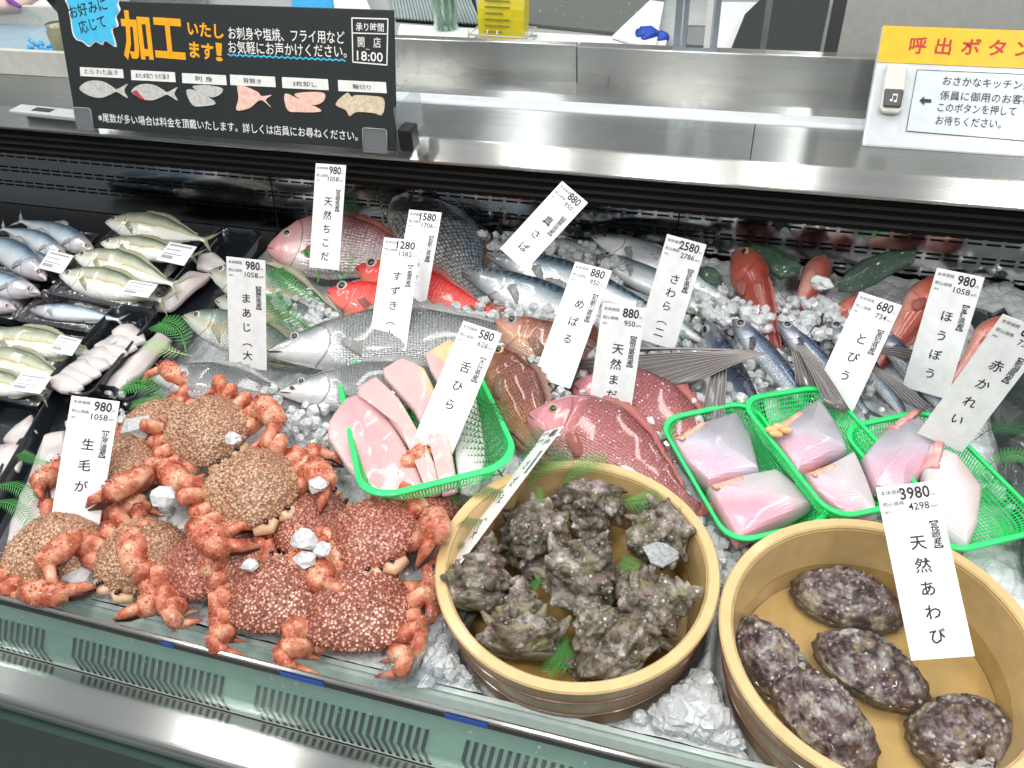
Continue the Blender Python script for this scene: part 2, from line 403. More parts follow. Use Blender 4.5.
# ------------------------------------------------------------------ fish
# station: position along, back half height, belly half height, half thickness  (all by body length)
PROF = {
 'trevally': [(0, .012, .012, .008), (.04, .04, .035, .022), (.1, .07, .065, .036), (.2, .105, .105, .052), (.35, .128, .13, .06), (.5, .118, .12, .056), (.68, .075, .078, .036), (.82, .032, .034, .016), (.9, .016, .016, .012), (.93, .022, .022, .008)],
 'slender': [(0, .008, .008, .006), (.04, .030, .028, .018), (.1, .052, .05, .032), (.2, .074, .078, .045), (.35, .086, .092, .052), (.5, .080, .085, .048), (.68, .052, .055, .034), (.82, .026, .026, .018), (.9, .014, .014, .011), (.93, .02, .02, .008)],
 'bass': [(0, .010, .012, .01), (.04, .032, .034, .024), (.1, .055, .058, .042), (.2, .088, .092, .058), (.35, .118, .115, .066), (.5, .112, .11, .062), (.68, .078, .078, .042), (.82, .046, .044, .024), (.9, .036, .036, .016), (.94, .042, .042, .01)],
 'bream': [(0, .012, .02, .012), (.025, .055, .05, .03), (.07, .115, .085, .05), (.14, .175, .125, .066), (.24, .218, .16, .078), (.38, .225, .175, .08), (.55, .18, .15, .066), (.7, .11, .10, .044), (.83, .05, .05, .022), (.9, .036, .036, .014), (.94, .044, .044, .008)],
 'rock': [(0, .012, .014, .012), (.04, .05, .045, .03), (.1, .085, .085, .052), (.2, .125, .13, .07), (.35, .15, .15, .074), (.5, .135, .135, .064), (.68, .09, .09, .042), (.82, .05, .05, .024), (.9, .036, .036, .014), (.94, .042, .042, .008)],
 'gurnard': [(0, .02, .025, .03), (.03, .055, .05, .055), (.08, .095, .08, .085), (.16, .125, .11, .10), (.26, .13, .12, .095), (.36, .11, .10, .075), (.5, .08, .075, .055), (.68, .052, .05, .036), (.82, .03, .03, .02), (.9, .02, .02, .014), (.94, .026, .026, .008)],
 'flying': [(0, .012, .012, .012), (.03, .036, .034, .028), (.08, .055, .052, .042), (.16, .068, .07, .052), (.3, .075, .08, .056), (.5, .07, .075, .052), (.68, .052, .055, .04), (.82, .034, .034, .024), (.9, .024, .024, .015), (.94, .03, .03, .008)],
}
# species: profile, fin colour, eye (t, y, radius), eye material, tail (length, half spread, fork), dorsal (t0, t1, height, jag), gill
SPEC = {
 'trevally': ('trevally', 'olive', (.095, .022, .022), 'w', (.13, .11, .75), (.3, .86, .035, .3), .22),
 'small_trevally': ('trevally', 'olive', (.09, .02, .024), 'w', (.13, .11, .75), (.3, .86, .03, .3), .22),
 'sardine': ('slender', 'grey', (.07, .012, .017), 'g', (.10, .08, .75), (.42, .58, .03, .1), .2),
 'sea_bass': ('bass', 'grey', (.095, .028, .017), 'w', (.10, .095, .4), (.32, .82, .04, .8), .24),
 'red_bream': ('bream', 'red', (.115, .06, .026), 'y', (.12, .12, .6), (.26, .84, .04, .6), .235),
 'pink_bream': ('bream', 'red', (.115, .06, .026), 'w', (.12, .12, .6), (.26, .84, .04, .6), .235),
 'scarlet': ('rock', 'red', (.11, .045, .038), 'w', (.12, .1, .5), (.3, .8, .05, .8), .25),
 'black_bream': ('bream', 'brown', (.115, .06, .024), 'y', (.12, .12, .5), (.26, .84, .045, .8), .235),
 'mackerel': ('slender', 'grey', (.08, .016, .017), 'g', (.10, .09, .8), (.34, .5, .03, .4), .22),
 'spotted': ('slender', 'grey', (.08, .016, .014), 'g', (.10, .09, .8), (.3, .8, .02, .4), .22),
 'rockfish': ('rock', 'brown', (.12, .045, .034), 'g', (.11, .09, .15), (.28, .82, .05, .8), .27),
 'orange_rockfish': ('rock', 'brown', (.12, .045, .03), 'y', (.11, .09, .15), (.28, .82, .05, .8), .27),
 'gurnard': ('gurnard', 'red', (.12, .080, .030), 'y', (.1, .08, .3), (.34, .85, .035, .6), .26),
 'flying': ('flying', 'dark', (.078, .006, .036), 'g', (.13, .09, .8), (.66, .84, .03, .2), .2),
}
def sheet(rows, thick):
    """a thin fin: rows of points, given a little thickness along the fin's own normal"""
    g = G(); n = len(rows[0]); m = len(rows)
    fr = []; uv = []
    for i, r in enumerate(rows):
        for j, p in enumerate(r): fr.append(V(p)); uv.append((j/(n-1), i/(m-1)))
    nrm = (V(rows[0][-1])-V(rows[0][0])).cross(V(rows[-1][0])-V(rows[0][0]))
    if nrm.length < 1e-9: nrm = V((0, 0, 1))
    nrm.normalize()
    vs = [p+nrm*thick/2 for p in fr]+[p-nrm*thick/2 for p in fr]; k = len(fr); fs = []
    for i in range(m-1):
        for j in range(n-1):
            a, b, c, d = i*n+j, i*n+j+1, (i+1)*n+j+1, (i+1)*n+j
            fs += [(a, b, c, d), (k+d, k+c, k+b, k+a)]
    for j in range(n-1):
        fs += [(j+1, j, k+j, k+j+1), ((m-1)*n+j, (m-1)*n+j+1, k+(m-1)*n+j+1, k+(m-1)*n+j)]
    for i in range(m-1):
        fs += [(i*n, (i+1)*n, k+(i+1)*n, k+i*n), ((i+1)*n+n-1, i*n+n-1, k+i*n+n-1, k+(i+1)*n+n-1)]
    return g.add(vs, fs, uv+uv)
_fish = {}
def fish_meshes(sp, bend):
    key = (sp, bend)
    if key in _fish: return _fish[key]
    prof, fin, eye, em, tail, dor, tg = SPEC[sp]; pr = PROF[prof]
    cy = lambda t: bend*sin(pi*min(1, t))
    NS, NR = 46, 28
    g = G(); rings = []; uvs = []
    for i in range(NS+1):
        q = i/NS; t = .94*(q**1.25)
        hd, hv, w = interp(pr, t); ring = []
        for j in range(NR):
            th = 2*pi*j/NR; c, s = cos(th), sin(th)
            gg = t-(tg-.05*c*c); bulge = 1+(.10*max(0, 1+gg/.11) if gg < 0 else 0)
            if t < .03: bulge = 1
            y = (hd if c > 0 else hv)*c; z = w*bulge*(abs(s)**.82)*(1 if s >= 0 else -1)
            ring.append(V((t, y+cy(t), z))); uvs.append((t, (1+c*.999)/2))
        rings.append(ring)
    g.loft(rings, True, True, uvs)
    out = [('body', mesh_of('body', g), S[sp], None, None)]
    et, ey, er = eye; hd, hv, w = interp(pr, et)
    zz = w*1.0*(max(.1, 1-(ey/hd)**2))**.41*1.02
    for sg in (1, -1):
        e = G().ball((et, ey+cy(et), sg*zz), er, 14, 8, (1, 1, .38))
        p = G().ball((et, ey+cy(et), sg*(zz+er*.2)), er*.66, 10, 6, (1, 1, .5))
        out.append(('eye', mesh_of('eye', e), {'w': EYE_W, 'y': EYE_Y, 'g': EYE_G}[em], None, None))
        out.append(('pupil', mesh_of('pupil', p), PUPIL, len(out)-1, None))
    mt = G(); hm = interp(pr, .05)
    for sg in (1, -1):
        mt.tube([(t, -interp(pr, t)[1]*.25-t*.15+cy(t), sg*interp(pr, t)[2]*.97) for t in (0.002, .012, .025, .04, .055)], [.0015, .003, .0032, .0028, .001], 6)
    out.append(('mouth', mesh_of('mouth', mt), MOUTHM, None, None))
    # tail
    tl, ts, fk = tail; rows = []
    for i in range(9):
        a = i/8*2-1; st = V((.925, a*pr[-1][1]*.9+cy(.93), 0))
        ln = tl*(1-fk*(1-abs(a)))*1.0
        en = V((.925+ln, a*ts+cy(.95), .004*sin(i*2.1)))
        rows.append([st.lerp(en, k/5)+V((0, 0, .002*sin(k+i))) for k in range(6)])
    rows = list(map(list, zip(*rows)))
    out.append(('tail_fin', mesh_of('tail_fin', sheet(rows, .004)), F[fin], None, None))
    # dorsal, anal
    def edge_fin(t0, t1, h, jag, side, nm):
        r0, r1 = [], []
        K = 22
        for i in range(K):
            q = i/(K-1); t = t0+(t1-t0)*q
            hh = interp(pr, t)[0 if side > 0 else 1]
            fh = h*(.35+.65*sin(pi*min(1, q*1.25+.12)))*(1 if i % 2 == 0 else 1-jag*.45)
            if q > .97: fh = h*.1
            r0.append(V((t, side*(hh*.93)+cy(t), 0)))
            r1.append(V((t+fh*.7, side*(hh+fh)+cy(t), .004*sin(i*1.3))))
        out.append((nm, mesh_of(nm, sheet([r0, r1] if side > 0 else [r1, r0], .003)), F[fin], None, None))
    edge_fin(dor[0], dor[1], dor[2], dor[3], 1, 'dorsal_fin')
    edge_fin(.6, .82, dor[2]*.8, dor[3]*.5, -1, 'anal_fin')
    # pectoral and pelvic
    pw = interp(pr, tg+.02)
    plen = .17 if prof in ('trevally', 'bream', 'rock') else .12
    for sg in (1, -1):
        rows = []
        for i in range(7):
            a = radians(-22+i*6); b0 = V((tg+.015, -pw[1]*.28+i*.003+cy(tg), sg*pw[2]*.98))
            rows.append([b0+V((cos(a)*plen*k/4*(.45+.55*sin(pi*(i+.6)/7)), sin(a)*plen*k/4, sg*(.012*sin(k*.6)-.02*k/4*(1 if sg > 0 else 1)))) for k in range(5)])
        rows = list(map(list, zip(*rows)))
        out.append(('pectoral_fin', mesh_of('pectoral_fin', sheet(rows, .002)), F[fin], None, None))
    _fish[key] = out
    return out
def fish(sp, label, nose, tail_, hn, ht, roll=0, bend=0.0, group=None, name=None, cat='fish'):
    a = P(*nose, hn); b = P(*tail_, ht); d = b-a; Ln = d.length
    roll = {0: 28, 180: 152}.get(roll, roll)
    if group == 'small packed fish in black trays': sc_ = 1.10
    else: sc_ = 1.0
    R = frame(d, V((0, 0, 1))) @ Matrix.Rotation(radians(roll), 3, 'X')
    Mx = R.to_4x4() @ Matrix.Diagonal((Ln, Ln*sc_, Ln, 1)) if False else R.to_4x4() @ Matrix.Diagonal((Ln*sc_,)*3+(1,)); Mx.translation = a
    o = bpy.data.objects.new(name or 'fish', None); COL.objects.link(o); o.empty_display_size = .01
    o.matrix_world = Mx; o['label'] = label; o['category'] = cat
    if group: o['group'] = group
    made = []
    for nm, me, mt, par, _ in fish_meshes(sp, bend):
        c = obj(nm, me, mt, made[par] if par is not None else o)
        made.append(c)
    return o
def ray_fin(o, name, base, tips, m, n=10, droop=0.0, spread=.004, ribs=True):
    """a wing-like fin given in world points, with ridged rays; child of fish o"""
    base = V(base); rows = []
    T = [V(t) for t in tips]
    def tip(q):
        x = q*(len(T)-1); i = min(int(x), len(T)-2); return T[i].lerp(T[i+1], x-i)
    side = (T[-1]-T[0]).normalized()*spread
    g = G(); K = 8; cols = []
    for i in range(2*n+1):
        q = i/(2*n); e = tip(q); s0 = base+side*(q-.5)
        col = []
        for k in range(K+1):
            w = k/K; p = s0.lerp(e, w if i % 2 == 0 else w*.95)
            p = p+V((0, 0, droop*sin(pi*w) + (.0016 if i % 2 == 0 else 0)))
            col.append(p)
        cols.append(col)
    rows = list(map(list, zip(*cols)))
    Mi = o.matrix_world.inverted()
    rows = [[p for p in r] for r in rows]
    s = sheet(rows, .0008)
    s.v = [Mi @ p for p in s.v]; f = obj(name, s, m, o); r = G()
    for i in range(0, 2*n+1, 2): r.tube(cols[i], [.0010-.0006*k/K for k in range(K+1)], 5)
    r.v = [Mi @ p for p in r.v]; obj('fin_rays', r, RAYM, f)
    return f

def wobj(name, g, m, root, smooth=True, label=None, sharp=None):
    """mesh given in world points, parented to root (a child keeps the root's own frame)"""
    top = root
    while top.parent: top = top.parent
    Mi = top.matrix_world.inverted()
    g.v = [Mi @ p for p in g.v]
    return obj(name, g, m, root, smooth, label, sharp)
def bevel(o, w=.002, seg=2):
    md = o.modifiers.new('bevel', 'BEVEL'); md.width = w; md.segments = seg; md.limit_method = 'ANGLE'; return o
def extrude_x(prof, x0, x1):
    """closed profile of (y, z) pairs drawn out along x"""
    g = G(); return g.loft([[V((x0, y, z)) for y, z in prof], [V((x1, y, z)) for y, z in prof]][::-1])

# ================================================================== the setting
XL, XR = -3.2, 1.6
def H(z): return BED+z
fl = obj('floor', G().box(-5, 5, -3, 5.2, -.05, 0), mottled('floor_vinyl', [(.3, (.30, .32, .31)), (.7, (.40, .42, .41))], 4, .4)); struct(fl)
wb = obj('wall_back', G().box(-5, 5, 4.6, 4.7, 0, 3.2), plain('prep_room_wall', (.55, .57, .55), .5)); struct(wb)

# display case
case = thing('display_case', 'long stainless steel refrigerated fish display case with dark green front', 'display case', (-.6, .8, 0))
wobj('front_panel', G().box(XL, XR, .288, .3005, .06, H(-.1425)), GREEN_BODY, case, False)
wobj('plinth', G().box(XL, XR, .32, 1.3, 0, .06), DARK, case, False)
wobj('body', G().box(XL, XR, .301, 1.34, .061, H(-.20)), DARK, case, False)
# steel front rail
bevel(wobj('front_rail', extrude_x([(.3524, H(-.125)), (.3522, H(-.109)), (.336, H(-.104)), (.303, H(-.116)), (.298, H(-.122)), (.297, H(-.138)), (.302, H(-.142)), (.3524, H(-.142))][::-1], XL, XR), STEEL, case, False), .003)
# air intake grille folded over two planes, with slots
gr = G()
gr.merge(extrude_x([(.3865, H(-.008)), (.384, H(-.012)), (.372, H(-.060)), (.358, H(-.085)), (.353, H(-.110)), (.3865, H(-.11))], XL, XR))
gl = wobj('air_grille', gr, STEEL_G, case, False)
sl = G()
def on_grille(x, k):   # k 0..1 down the two folded planes
    A = V((x, .3712, H(-.0614))); B = V((x-.004, .3580, H(-.0850))); C_ = V((x+.004, .3536, H(-.1070)))
    return (A.lerp(B, k*2) if k < .5 else B.lerp(C_, k*2-1)) + V((0, -.0010, .0006))
x = XL+.02; i = 0
while x < XR:
    if (i % 27) < 23:
        w = .0046
        for k0, k1 in ((0.02, .5), (.5, .98)):
            a, b = on_grille(x, k0), on_grille(x, k1)
            sl.add([a, a+V((w, 0, 0)), b+V((w, 0, 0)), b], [(0, 3, 2, 1)])
    x += .0092; i += 1
wobj('grille_slots', sl, HOLE, gl, False)
# front glass pane with black lower bead and bright top edge
wobj('front_glass', G().box(XL, XR, .3478, .3502, H(-.088), H(.0336)), GLASS, case, False)
wobj('glass_top_trim', extrude_x([(.3468, H(.0335)), (.3468, H(.0385)), (.349, H(.0398)), (.3512, H(.0385)), (.3512, H(.0335))][::-1], XL, XR), STEEL, case, False)
wobj('glass_gasket', G().box(XL, XR, .3460, .3518, H(.0255), H(.0332)), GASKET, case, False)
# deck the goods lie on
wobj('deck', G().box(XL, XR, .392, 1.25, H(-.10), H(-.045)), STEEL_D, case, False)
wobj('deck_edge', G().box(XL, XR, .3865, .392, H(-.046), H(-.004)), STEEL_G, case, False)
# rear panel: polished, with rows of dashes
wobj('rear_panel', extrude_x([(1.2045, H(-.03)), (1.2420, H(.195)), (1.252, H(.195)), (1.252, H(-.03))][::-1], XL, XR), MIRROR, case, False)
rpy = lambda z: 1.2045+(z+.03)/.225*.0375
ds = G()
for r, z in enumerate((.165, .135, .105, .075, .045)):
    for dz in (0, -.0075):
        x = XL
        while x < XR:
            ds.box(x, x+.020, rpy(z+dz)-.0010, rpy(z+dz)+.0010, H(z+dz), H(z+dz+.0028)); x += .0262
wobj('rear_slots', ds, HOLE, case, False)
for x in (-1.62, -.86, -.1, .62): wobj('rear_panel_seam', extrude_x([(rpy(0)-.0006, H(0)), (rpy(.19)-.0006, H(.19)), (rpy(.19)+.003, H(.19)), (rpy(0)+.003, H(0))][::-1], x, x+.0025), HOLE, case, False)
# honeycomb air outlet under the shelf: dark slats
wobj('air_outlet', G().box(XL, XR, 1.085, 1.242, H(.196), H(.236)), RIBM, case, False)
for k in range(4):
    z = .231-.0125*k
    wobj('outlet_slat', extrude_x([(1.076, H(z)), (1.0835, H(z+.0012)), (1.0842, H(z)), (1.0835, H(z-.0012))], XL, XR), RIBL, case, False)
wobj('outlet_backing', G().box(XL, XR, 1.0845, 1.10, H(.183), H(.236)), HOLE, case, False)
# counter top: bright front band, flat plate, white bar, step, back lip
ct = wobj('counter_front_band', extrude_x([(1.069, H(.236)), (1.0685, H(.241)), (1.0945, H(.2655)), (1.10, H(.266)), (1.10, H(.236))][::-1], XL, XR), STEEL, case, False)
bevel(ct, .002)
wobj('counter_plate', G().box(XL, XR, 1.1003, 1.2235, H(.24), H(.2648)), STEEL_D, case, False)
bevel(wobj('white_bar', extrude_x([(1.2237, H(.25)), (1.2237, H(.2665)), (1.228, H(.270)), (1.256, H(.270)), (1.2597, H(.2665)), (1.2597, H(.25))][::-1], -1.05, XR), WHITE_MET, case, False), .002)
wobj('counter_step', extrude_x([(1.26, H(.25)), (1.26, H(.264)), (1.289, H(.268)), (1.291, H(.2655)), (1.352, H(.2655)), (1.352, H(.25))][::-1], -1.05, XR), STEEL_D, case, False)
wobj('counter_plate', G().box(XL, -1.0505, 1.2237, 1.37, H(.24), H(.2648)), STEEL_D, case, False)
bevel(wobj('back_lip', G().box(-1.05, -.300, 1.352, 1.37, H(.25), H(.326)), STEEL, case, False), .002)
bevel(wobj('back_lip', G().box(-.298, XR, 1.346, 1.37, H(.262), H(.326)), STEEL, case, False), .002)
wobj('lip_latch', G().box(-.272, -.245, 1.335, 1.3459, H(.2658), H(.280)), STEEL, case, False)
# scattered slot plates on the counter plate right side
wobj('counter_seam', G().box(.0, .0015, 1.1005, 1.2230, H(.2649), H(.2652)), HOLE, case, False)
# thermometer on the left of the counter front
th = thing('digital_thermometer', 'small grey digital thermometer strip left of the black sign', 'thermometer', P(10, 108, .2657))
a = P(10, 115, .2657); b = P(76, 122, .2657)
ry = frame(b-a, V((0, 0, 1))); th.matrix_world = ry.to_4x4(); th.location = a
Wd = (b-a).length
bevel(obj('housing', G().box(0, Wd, 0, .030, .0003, .008), plain('thermometer_grey', (.48, .50, .50), .4), th, False), .002)
obj('display', G().box(Wd*.30, Wd*.58, .008, .022, .0081, .0085), plain('lcd_dark', (.05, .055, .04), .2), th, False)
for k in range(3): obj('button', G().ball((Wd*(.70+.09*k), .015, .0083), .003, 10, 6, (1, 1, .4)), plain('thermometer_button', (.62, .63, .62), .4) if k == 0 else MATS['thermometer_button'], th)

# ================================================================== behind the counter
wt = obj('worktop', G().box(XL, XR, 1.372, 2.6, 0.001, H(.25)), plain('worktop_grey', (.33, .35, .34), .35)); tag(wt, 'grey steel worktop running behind the counter lip', 'worktop')
TOP = .25
def PB(px, py, h=TOP+.001): return P(px, py, h)
def flat_poly(name, label, cat, pts, h, th, m, group=None):
    """a flat slab standing on the worktop, its outline given at its real height"""
    ps = [PB(x, y, h+th) for x, y in pts]; lo = [p-V((0, 0, th)) for p in ps]
    o = thing(name, label, cat, sum(lo, V())/len(lo)) if False else None
    g = G(); c = sum(lo, V((0, 0, 0)))/len(lo)
    n = len(ps); g.add([p-c for p in ps]+[p-c for p in lo], [tuple(range(n)), tuple(range(n, 2*n))[::-1]]+[(i, i+n, (i+1) % n+n, (i+1) % n) for i in range(n)])
    o = obj(name, g, m, None, False); o.location = c; tag(o, label, cat, group)
    bm_fix(o); return o
def bm_fix(o):
    import bmesh
    bm = bmesh.new(); bm.from_mesh(o.data); bmesh.ops.recalc_face_normals(bm, faces=bm.faces); bm.to_mesh(o.data); bm.free()
BOARD = plain('white_board', (.80, .82, .80), .4)
flat_poly('cutting_board', 'white cutting board strip behind the counter under the yellow packet', 'cutting board', [(396, 40), (660, 62), (667, 40), (400, 24)], .2515, .012, BOARD)
flat_poly('cutting_board', 'broad white board at top left behind the counter', 'cutting board', [(-60, 24), (64, 24), (64, -12), (-60, -20)], .2515, .02, BOARD)
flat_poly('plastic_sheet', 'white slanted sheet beside the blue gloves', 'sheet', [(612, 36), (655, 50), (664, 2), (650, 0)], .266, .004, BOARD)
flat_poly('plastic_sheet', 'tall white sheet right of the glass partition post', 'sheet', [(712, 54), (726, 54), (768, 2), (716, 2)], .2515, .006, BOARD)
flat_poly('black_bin', 'black crate standing right of the glass partition post', 'crate', [(728, 56), (818, 60), (832, -10), (770, -10), (745, 14)], .2515, .03, plain('crate_black', (.02, .022, .024), .4))
flat_poly('steel_sheet', 'dark wet steel sheet with scattered drops behind the yellow packet', 'sheet', [(515, 22), (655, 36), (668, -14), (512, -14)], .2515, .006, plain('dark_wet_steel', (.13, .14, .13), .25, coat=.5))
dr = G(); random.seed(4)
for k in range(26):
    p = PB(random.uniform(402, 660), random.uniform(2, 20), .2525+.006); dr.ball(p, .003+.002*random.random(), 6, 4, (1, 1, .5))
tag(obj('water_drops', dr, CLEARP), 'drops of water scattered over the worktop behind the counter', 'water', kind='stuff')
# drain grate of dark slats
dg = thing('drain_grate', 'drain grate with dark diagonal slats left of the yellow packet', 'grate', PB(440, 10))
gg = G(); a, b, c = PB(396, 22), PB(480, 28), PB(400, -22)
for k in range(26):
    p = a.lerp(b, k/25); q = p+(c-a)*1.0+V((-.03, 0, 0)); gg.tube([p+V((0, 0, .008)), q+V((0, 0, .008))], .0035, 5)
wobj('slats', gg, plain('grate_slat', (.30, .36, .36), .4), dg)
g = G(); ps = [a, b, b+(c-a), c]; g.add([p+V((0, 0, .001)) for p in ps]+[p+V((0, 0, .003)) for p in ps], [(3, 2, 1, 0), (4, 5, 6, 7), (0, 1, 5, 4), (1, 2, 6, 5), (2, 3, 7, 6), (3, 0, 4, 7)])
wobj('drip_pan', g, HOLE, dg, False)
# yellow packet in a wire holder
yp = thing('yellow_packet', 'yellow printed packet standing in a wire holder behind the counter', 'packet', PB(498, 40))
def up_box(px0, px1, py, h0, h1, dep):
    a = PB(px0, py, h0); b = PB(px1, py, h0); return a, b
a = PB(478, 49); b = PB(523, 52); d = (b-a).normalized(); nrm = V((-d.y, d.x, 0)); up = V((0, 0, 1))
rows = []
for k in range(9):
    q = k/8; t = .028*sin(pi*min(1, q*1.15+.02))+.004
    rows.append([p+up*(.14*q)+nrm*(.015+.03*q) for p in (a-nrm*t*.5, b-nrm*t*.5, b+nrm*t*.5, a+nrm*t*.5)])
pk = wobj('pouch', G().loft(rows), plain('packet_yellow', (.62, .52, .02), .3, coat=.4), yp, False)
lines = G()
for k in range(9):
    q0 = .22+.075*k; ww = (.55 if k % 3 else .4)
    p = a.lerp(b, .16)+up*(.14*q0)+nrm*(.015+.03*q0)-nrm*.0185; lines.add([p, p+d*(b-a).length*ww, p+d*(b-a).length*ww+up*.0035, p+up*.0035], [(0, 1, 2, 3)])
wobj('printed_lines', lines, plain('olive_print', (.30, .27, .04), .5), pk, False)
wh = G(); WIRE = plain('wire_steel', (.55, .55, .52), .3)
for z in (.015, .03):
    q = [a-d*.012-nrm*.012, b+d*.012-nrm*.012, b+d*.012+nrm*.05, a-d*.012+nrm*.05]; q = [p+up*z for p in q]; wh.tube(q+[q[0]], .0018, 6)
for s in (0, .33, .5, 1): p = (a-d*.012).lerp(b+d*.012, s)-nrm*.013; wh.tube([p, p+up*.032, p+up*.04+nrm*.003], .0016, 6)
tag(obj('wire_holder', wh, WIRE), 'small steel wire holder around the yellow packet', 'holder')
# clear tumbler with utensils
tb = thing('clear_tumbler', 'clear tumbler of sticks left of the yellow packet', 'tumbler', PB(444, 38))
c0 = PB(444, 38)
g = G(); R_ = .03
prof = [(R_*.8, 0), (R_, .16), (R_*.94, .16), (R_*.75, .004)]
g.loft([[c0+V((r*cos(2*pi*j/24), r*sin(2*pi*j/24)+.02, z)) for j in range(24)] for r, z in prof])
wobj('glass', g, GLASS, tb)
g = G()
for k in range(7):
    an = k*.9; p = c0+V((.015*cos(an), .02+.015*sin(an), .006)); g.tube([p, p+V((.012*cos(an), .012*sin(an), .17))], .003, 6)
wobj('sticks', g, plain('stick_olive', (.25, .26, .14), .5), tb)
# blue gloves
gv = thing('blue_gloves', 'crumpled blue rubber gloves beside the glass partition post', 'gloves', PB(656, 46))
g = G(); c0 = PB(658, 46); g.ball(c0+V((0, .01, .012)), .020, 14, 10, (1, 1, .6))
for k, an in enumerate((150, 170, 190, 208, 235)):
    an = radians(an); p = c0+V((0, .01, .014)); e = p+V((cos(an), sin(an), .12))*.045
    g.tube([p, p.lerp(e, .5)+V((0, 0, .006)), e], [.008, .0075, .005], 8)
wobj('glove', g, plain('glove_blue', (.01, .06, .42), .4), gv)
# glass partition with steel post
gp = thing('glass_partition', 'glass partition with steel posts standing on the counter lip', 'partition', P(690, 60, .326))
pa, pb = P(669, 58, .327), P(712, 60, .327)
wobj('post', G().box(pa.x, pa.x+.010, 1.352, 1.368, H(.327), H(.75)), plain('post_aluminium', (.34, .40, .46), .3, metal=.6), gp, False)
wobj('post', G().box(pa.x+.013, pa.x+.020, 1.352, 1.368, H(.327), H(.75)), MATS['post_aluminium'], gp, False)
wobj('post', G().box(pb.x-.006, pb.x+.002, 1.352, 1.368, H(.327), H(.75)), MATS['post_aluminium'], gp, False)
wobj('post', G().box(pb.x-.018, pb.x-.0085, 1.352, 1.368, H(.327), H(.75)), plain('post_white', (.7, .72, .72), .3), gp, False)
wobj('post_filling', G().box(pa.x+.0203, pb.x-.0183, 1.356, 1.364, H(.327), H(.36)), STEEL_D, gp, False)
wobj('rail_foot', G().box(pa.x, pb.x+.002, 1.350, 1.3515, H(.318), H(.330)), MATS['post_aluminium'], gp, False)
# right-hand grey wall panel behind the call sign
pn = thing('partition_wall', 'pale grey steel upright panel behind the call button sign', 'panel', P(930, 60, .25))
a = P(828, 64, .326); 
wobj('panel', G().box(a.x+.02, XR, 1.45, 1.47, H(.25), H(.9)), plain('panel_beige', (.44, .45, .42), .4), pn, False)
wobj('panel_trim', G().box(a.x+.0, a.x+.0199, 1.45, 1.47, H(.25), H(.9)), plain('panel_trim_dark', (.07, .07, .075), .4), pn, False)
wobj('black_post', G().box(P(769, 0, .4).x-.004, P(769, 0, .4).x+.006, 1.44, 1.45, H(.25), H(.9)), plain('upright_grey', (.2, .21, .22), .4), pn, False)
# long pale tub on the left, with a glass jar, blue bits and a black strap
tu = thing('pale_tub', 'pale grey long tub rim behind the counter at left', 'tub', P(30, 62, .3))
wobj('tub_front', G().box(-3.1, -1.10, 1.240, 1.252, H(.2655), H(.310)), plain('tub_plastic', (.60, .60, .55), .4), tu, False)
wobj('tub_back', G().box(-3.1, -1.10, 1.50, 1.512, H(.2655), H(.310)), MATS['tub_plastic'], tu, False)
wobj('tub_floor', G().box(-3.1, -1.10, 1.2525, 1.4995, H(.2655), H(.272)), plain('tub_inside', (.30, .42, .50), .4), tu, False)
jr = thing('glass_jar', 'small brownish glass jar left of the black sign', 'jar', P(66, 54, .30))
c0 = V((-1.47, 1.42, H(.301))); c0 = P(66, 54, .274)
wobj('jar_glass', G().loft([[c0+V((r*cos(2*pi*j/20), r*sin(2*pi*j/20), z)) for j in range(20)] for r, z in [(.016, 0), (.020, .01), (.020, .045), (.016, .05), (.018, .058)]]), plain('jar_olive_glass', (.30, .28, .18), .1, coat=1.0), jr)
g = G(); random.seed(8)
for k in range(16):
    p = P(random.uniform(28, 60), random.uniform(44, 54), .277); g.tube([p, p+V((random.uniform(-.03, .03), random.uniform(-.01, .02), random.uniform(-.002, .008)))], .004, 6)
tag(obj('blue_packaging', g, plain('packaging_blue', (.03, .40, .80), .35, coat=.4)), 'crumpled bright blue packaging in the tub left of the black sign', 'packaging')
p0 = P(52, -6, .45); p1 = P(70, 30, .31)
g = G(); g.tube([p0, p0.lerp(p1, .5)+V((.01, 0, 0)), p1], [.014, .012, .009], 8, .4)
tag(obj('black_strap', g, DARK), 'black strap hanging beside the jar at top left', 'strap')
g = G(); c0 = PB(8, 2, .30)
g.tube([PB(-60, -10, .31), PB(-10, 4, .31), PB(18, 5, .31), PB(36, -2, .31)], [.03, .032, .026, .01], 14, .6)
pf = obj('wrapped_fillet', g, plain('fillet_pink', (.60, .42, .40), .3)); tag(pf, 'pink fillet with a purple band on the white board at top left', 'fillet')
g = G(); g.tube([PB(6, -2, .318), PB(12, 2, .330), PB(20, 7, .322)], [.006, .007, .005], 8, .5); obj('purple_band', g, plain('band_purple', (.16, .03, .30), .4), pf)
flat_poly('blue_tray', 'blue tray edge seen above the black sign', 'tray', [(292, 8), (345, 10), (345, -20), (292, -20)], .2515, .02, MATS['packaging_blue'])
flat_poly('white_cloth', 'folded white cloth above the black sign', 'cloth', [(335, 10), (372, 12), (360, -14), (330, -20)], .2725, .012, BOARD)
flat_poly('knife_rack', 'grey ribbed rack above the black sign', 'rack', [(130, 4), (205, 6), (205, -20), (130, -20)], .2515, .02, STEEL_D)

